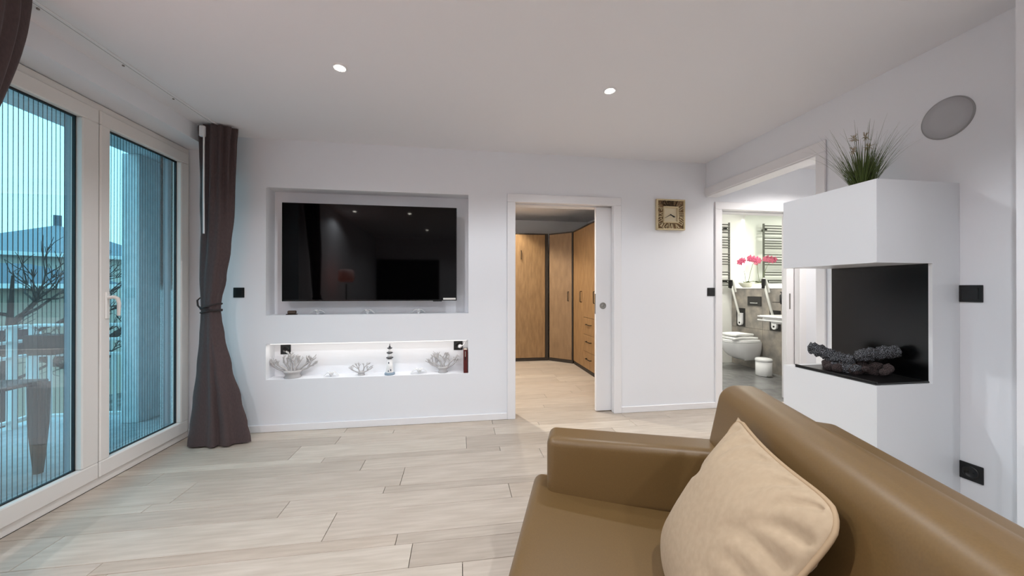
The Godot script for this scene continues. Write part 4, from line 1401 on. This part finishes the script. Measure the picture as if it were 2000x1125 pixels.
func grab_bar(z: float, label: String) -> void:
	var g := thing("grab_bar", label, "grab bar", Vector3(4.48, 0.765, z), 0.0, "folding grab bars beside the toilet")
	bx("recess_plate", Vector3(-0.006, -0.145, -0.09), Vector3(0, 0.145, 0.09), mat("recess_dark", Color(0.10, 0.09, 0.085), 0.5), g, 0.002)
	var st := mb()
	var o := PackedVector2Array()
	for k in 13:
		var a := -PI + PI * k / 12.0
		o.append(Vector2(cos(a) * 0.042, sin(a) * 0.042 - 0.085))
	o.append(Vector2(0.042, 0.07))
	o.append(Vector2(-0.042, 0.07))
	prism(st, o, 0.0, 0.03, Transform3D(Basis(Vector3(0, 0, 1), Vector3(0, 1, 0), Vector3(-1, 0, 0)), Vector3(-0.006, 0, 0.01)))
	var hd := obj("hinge", st, M.white_china, g)
	st = mb()
	var xf := Transform3D(Basis(Vector3.BACK, PI / 2), Vector3(-0.037, -0.085, 0.01))
	var rr := []
	for p in [[0.014, -0.001], [0.014, 0.003], [0.0005, 0.003]]:
		rr.append(xf * ring(Vector3(0, p[1], 0), Vector3(p[0], 0, 0), Vector3(0, 0, p[0]), 14))
	loft(st, rr)
	obj("screw_cap", st, M.dark_metal, hd)
	st = mb()
	tube(st, [Vector3(-0.05, 0.04, 0.02), Vector3(-0.085, 0.30, -0.03), Vector3(-0.12, 0.56, -0.075), Vector3(-0.10, 0.60, -0.085), Vector3(-0.07, 0.58, -0.085), Vector3(-0.045, 0.40, -0.055)], 0.017, 10)
	obj("bar", st, mat("bar_white", Color(0.78, 0.78, 0.76), 0.35), g)
	st = mb()
	soft(st, Vector3(0.022, 0.07, 0.022), 0.012, Vector3(-0.122, 0.53, -0.07), same, 3, 2)
	obj("grip", st, M.dark_metal, g).set_meta("label", "dark grip at the upper end")

func orchid() -> void:
	var o := thing("orchid_bowl", "pink orchid in a pale bowl on the bathroom ledge", "orchid", Vector3(4.565, 1.24, -5.13))
	var st := mb()
	lathe(st, [[0.0, 0.0], [0.05, 0.0], [0.08, 0.02], [0.115, 0.075], [0.112, 0.078], [0.075, 0.03], [0.0, 0.02]], Vector3.ZERO, 24)
	obj("bowl", st, mat("pale_stone", Color(0.72, 0.72, 0.66), 0.6), o)
	for k in 5:
		st = mb()
		var a := -1.6 + k * 0.9
		var rings := []
		for i in 6:
			var f := i / 5.0
			var w := 0.022 * sin(PI * (0.12 + 0.85 * f))
			var c := Vector3(cos(a) * 0.10 * f, 0.05 + 0.10 * f - 0.05 * f * f, sin(a) * 0.10 * f)
			var sd := Vector3(-sin(a), 0, cos(a)) * w
			rings.append(PackedVector3Array([c + sd, c + Vector3(0, 0.003, 0), c - sd, c - Vector3(0, 0.003, 0)]))
		loft(st, rings)
		obj("leaf", st, M.green_leaf, o)
	for s in [[-0.11, 0.40, 0.0, 4], [0.20, 0.42, -0.01, 6]]:
		st = mb()
		var top := Vector3(-0.02, s[1], s[0])
		tube(st, [Vector3(0, 0.03, s[0] * 0.1), Vector3(0, 0.22, s[0] * 0.35), Vector3(-0.01, 0.36, s[0] * 0.65), top], 0.003, 6)
		var stem := obj("stem", st, mat("stem_green", Color(0.40, 0.45, 0.25), 0.6), o)
		for k in s[3]:
			var f: float = k / float(s[3])
			var c := Vector3(-0.02 - 0.012 * (k % 2), s[1] + 0.035 - 0.05 * f + 0.02 * (k % 2), s[0] * (0.35 + 1.0 * f))
			st = mb()
			for j in 5:
				var a := TAU * j / 5 + 0.3
				var b := Basis(Vector3.RIGHT, a)
				ball(st, Vector3(0, 0.026, 0), Vector3(0.006, 0.024, 0.019), 8, 6, Transform3D(b, c))
			ball(st, c + Vector3(-0.008, 0, 0), Vector3(0.008, 0.008, 0.008), 8, 6)
			obj("flower", st, M.orchid_pink, stem)

# ------------------------------------------------------------------ outside
func balcony() -> void:
	bx("floor_balcony", Vector3(-4.12, -0.25, -4.25), Vector3(-2.42, -0.05, 1.5), M.balcony_slab).set_meta("kind", "structure")
	bx("ceiling_balcony", Vector3(-3.09, 2.5, -4.6), Vector3(-2.42, 2.72, 1.5), M.pillar_paint).set_meta("kind", "structure")
	var st := mb()
	box(st, Vector3(-2.42, -0.3, -4.6), Vector3(-2.30, 2.72, -3.33))
	box(st, Vector3(-2.995, -0.05, -4.45), Vector3(-2.42, 2.5, -4.25))
	struct("wall_outside", st, M.rough_plaster)
	var pl := thing("balcony_pillar", "tall pale square pillar at the far end of the balcony", "pillar", Vector3(-2.995, -0.05, -3.875))
	bx("shaft", Vector3(-0.15, 0, -0.38), Vector3(0, 2.55, 0), M.pillar_paint, pl, 0.008)
	bx("skirting", Vector3(0.0, 0, -0.374), Vector3(0.012, 0.09, -0.05), M.pillar_paint, pl, 0.003)
	# railings
	railing(Vector3(-3.96, -0.05, -4.0), Vector3(-3.16, -0.05, -4.0), "white balcony railing across the far end beside the pillar")
	railing(Vector3(-4.0, -0.05, 1.2), Vector3(-4.0, -0.05, -4.0), "long white balcony railing running along the outer edge")
	# table and chair out there
	var t := thing("balcony_table", "dark balcony table with broad tapering legs behind the left pane", "table", Vector3(-3.0, -0.05, -2.62))
	bx("table_top", Vector3(-0.34, 0.622, -0.33), Vector3(0.175, 0.645, 0.36), M.rattan, t, 0.006)
	for z in [-0.30, 0.30]:
		for x in [-0.28, 0.14]:
			st = mb()
			var rr := []
			for p in [[0.0, 0.016], [0.14, 0.024], [0.35, 0.034], [0.625, 0.036]]:
				rr.append(PackedVector3Array([Vector3(x - p[1], p[0], z - p[1]), Vector3(x + p[1], p[0], z - p[1]), Vector3(x + p[1], p[0], z + p[1]), Vector3(x - p[1], p[0], z + p[1])]))
			loft(st, rr)
			obj("leg", st, mat("table_leg", Color(0.20, 0.15, 0.13), 0.6), t)
	bx("stretcher", Vector3(-0.07 - 0.2, 0.34, -0.27), Vector3(-0.03 - 0.2, 0.39, 0.27), M.rattan, t, 0.004)
	var c := thing("planter_box", "dark woven planter box hung on the far balcony railing", "planter", Vector3(-3.72, 0.62, -3.865))
	st = mb()
	var rr2 := []
	for p in [[0.0, 0.10, 0.05], [0.02, 0.11, 0.055], [0.17, 0.125, 0.065], [0.18, 0.13, 0.07]]:
		rr2.append(PackedVector3Array([Vector3(-p[1], p[0], -p[2]), Vector3(p[1], p[0], -p[2]), Vector3(p[1], p[0], p[2]), Vector3(-p[1], p[0], p[2])]))
	loft(st, rr2)
	obj("box", st, M.rattan, c)
	for x in [-0.08, 0.08]:
		bx("hook", Vector3(x - 0.008, 0.10, -0.110), Vector3(x + 0.008, 0.19, -0.06), M.dark_metal, c)
	var rng := RandomNumberGenerator.new()
	rng.seed = 15
	for k in 6:
		st = mb()
		twig(st, Vector3(-0.1 + 0.04 * k, 0.17, 0), Vector3(rng.randf_range(-0.5, 0.5), 1, rng.randf_range(-0.3, 0.3)).normalized(), 0.05, 0.004, 2, rng)
		obj("dry_stem", st, M.bark, c)

func railing(a: Vector3, b: Vector3, label: String) -> void:
	var r := thing("balcony_railing", label, "railing", a, 0.0, "white balcony railings")
	var d := b - a
	var n := d.normalized()
	var u := Vector3(0.02, 0, 0.02) - n.abs() * 0.02
	for y in [0.925, 0.785, 0.645, 0.07]:
		var lo := Vector3(minf(0, d.x), y - 0.013, minf(0, d.z)) - u
		var hi := Vector3(maxf(0, d.x), y + 0.013, maxf(0, d.z)) + u
		bx("rail", lo, hi, M.balcony_white, r, 0.004)
	var count := int(d.length() / 0.125)
	for i in count + 1:
		var p := d * i / count
		var w := 0.022 if i % 8 == 0 else 0.010
		var top := 0.925 if i % 8 == 0 else 0.645
		bx("baluster", p + Vector3(-w, 0.0 if i % 8 == 0 else 0.07, -w), p + Vector3(w, top, w), M.balcony_white, r)

func polar(az: float, dist: float, y: float) -> Vector3:
	return Vector3(sin(deg_to_rad(az)) * dist, y, -cos(deg_to_rad(az)) * dist)

func house(called: String, label: String, at: Vector3, turn: float, w: float, dp: float, eave: float, ridge: float, inset: float, roofm: Material, wallm: Material, wins: Array) -> void:
	var h := thing(called, label, "house", at, turn, "houses across from the balcony")
	bx("wall", Vector3(-w / 2, 0, -dp / 2), Vector3(w / 2, eave, dp / 2), wallm, h)
	var st := mb()
	st.set_smooth_group(-1)
	var o := 0.5
	var A := Vector3(-w / 2 - o, eave, dp / 2 + o)
	var B := Vector3(w / 2 + o, eave, dp / 2 + o)
	var C := Vector3(w / 2 + o, eave, -dp / 2 - o)
	var D := Vector3(-w / 2 - o, eave, -dp / 2 - o)
	var E := Vector3(-w / 2 + inset, ridge, 0)
	var F := Vector3(w / 2 - inset, ridge, 0)
	var mid := Vector3(0, eave + 0.1, 0)
	quad(st, A, B, F, E, mid)
	quad(st, C, D, E, F, mid)
	tri(st, B, C, F, mid)
	tri(st, D, A, E, mid)
	quad(st, A, B, C, D, Vector3(0, eave + 2, 0))
	obj("roof", st, roofm, h)
	bx("gutter", Vector3(-w / 2 - o, eave - 0.12, dp / 2 + o - 0.05), Vector3(w / 2 + o, eave + 0.02, dp / 2 + o + 0.08), M.balcony_white, h)
	bx("chimney", Vector3(-0.12, ridge - 0.3, -0.25), Vector3(0.12, ridge + 0.45, -0.01), M.roof_dark, h)
	for q in wins:
		var f := bx("window", Vector3(q[0] - q[2] / 2, q[1], dp / 2 - 0.05), Vector3(q[0] + q[2] / 2, q[1] + q[3], dp / 2 + 0.04), M.balcony_white, h)
		bx("pane", Vector3(q[0] - q[2] / 2 + 0.08, q[1] + 0.08, dp / 2), Vector3(q[0] + q[2] / 2 - 0.08, q[1] + q[3] - 0.08, dp / 2 + 0.06), M.house_window, f)

func town() -> void:
	var g := -3.2
	bx("ground", Vector3(-90, g - 0.5, -90), Vector3(-4.6, g, 30), M.winter_ground).set_meta("kind", "structure")
	# hip-roofed house whose apex stands above the balcony rail
	house("hip_roof_house", "pale house with grey pyramid roof far behind the left pane", polar(-43.3, 25.0, g), deg_to_rad(43.0), 5.0, 5.0, 2.55 - g, 3.95 - g, 2.45, M.roof_tile, M.house_wall, [[-1.2, 2.6, 0.9, 1.5], [0.9, 3.7, 1.1, 1.7], [0.9, 1.0, 1.1, 1.6], [-1.2, 0.5, 0.9, 1.2]])
	house("long_roof_house", "long house with dark roof behind the pyramid-roofed house", polar(-52.0, 31.0, g), deg_to_rad(52.0), 12.0, 6.0, 2.1 - g, 3.6 - g, 1.0, M.roof_dark, M.house_wall, [[-2.0, 2.8, 1.2, 1.4], [3.4, 3.0, 1.2, 1.4], [1.0, 3.0, 1.2, 1.4]])
	house("garage_house", "low outbuilding with dark roof in front of the houses", polar(-47.5, 20.0, g), deg_to_rad(47.0), 4.6, 4.0, 1.35 - g, 2.05 - g, 1.4, M.roof_dark, M.orange_brick, [[0.6, 2.4, 0.9, 0.9]])
	house("distant_house", "far house with broad dark roof seen between pillar and handle", polar(-38.0, 33.0, g), deg_to_rad(38.0), 9.0, 6.0, 1.9 - g, 3.4 - g, 1.5, M.roof_dark, M.house_wall, [[-1.5, 2.6, 1.2, 1.4], [1.5, 2.6, 1.2, 1.4]])
	# bare trees
	bare_tree(polar(-46.2, 12.0, g), 5.2, 3, "bare winter tree with thin branches behind the left pane")
	bare_tree(polar(-40.5, 15.0, g), 4.4, 8, "bare winter tree lower down near the balcony pillar")

func bare_tree(at: Vector3, ht: float, seed_: int, label: String) -> void:
	var t := thing("bare_tree", label, "tree", at, 0.0, "bare trees below the balcony")
	var rng := RandomNumberGenerator.new()
	rng.seed = seed_
	var st := mb()
	tube(st, [Vector3.ZERO, Vector3(0.05, ht * 0.3, 0.02), Vector3(0.0, ht * 0.55, 0.0), Vector3(0.1, ht * 0.9, 0)], [0.13, 0.11, 0.08, 0.02], 8)
	obj("trunk", st, M.bark, t)
	for k in 9:
		st = mb()
		var a := TAU * k / 9 + rng.randf()
		twig(st, Vector3(0.02, ht * rng.randf_range(0.42, 0.8), 0), Vector3(cos(a), rng.randf_range(0.3, 0.9), sin(a)).normalized(), ht * 0.2, 0.035, 3, rng)
		obj("bough", st, M.bark, t)

func twig(st: SurfaceTool, p: Vector3, d: Vector3, ln: float, r: float, depth: int, rng: RandomNumberGenerator) -> void:
	var k := p + d * ln * 0.5 + Vector3(rng.randf_range(-1, 1), rng.randf_range(-1, 1), rng.randf_range(-1, 1)) * ln * 0.08
	var q := p + d * ln
	tube(st, [p, k, q], [r, r * 0.8, r * 0.55], 5)
	if depth > 0:
		for i in 3:
			var nd := (d + Vector3(rng.randf_range(-0.8, 0.8), rng.randf_range(-0.3, 0.6), rng.randf_range(-0.8, 0.8))).normalized()
			twig(st, k.lerp(q, rng.randf_range(0.2, 1.0)), nd, ln * rng.randf_range(0.55, 0.8), r * 0.6, depth - 1, rng)
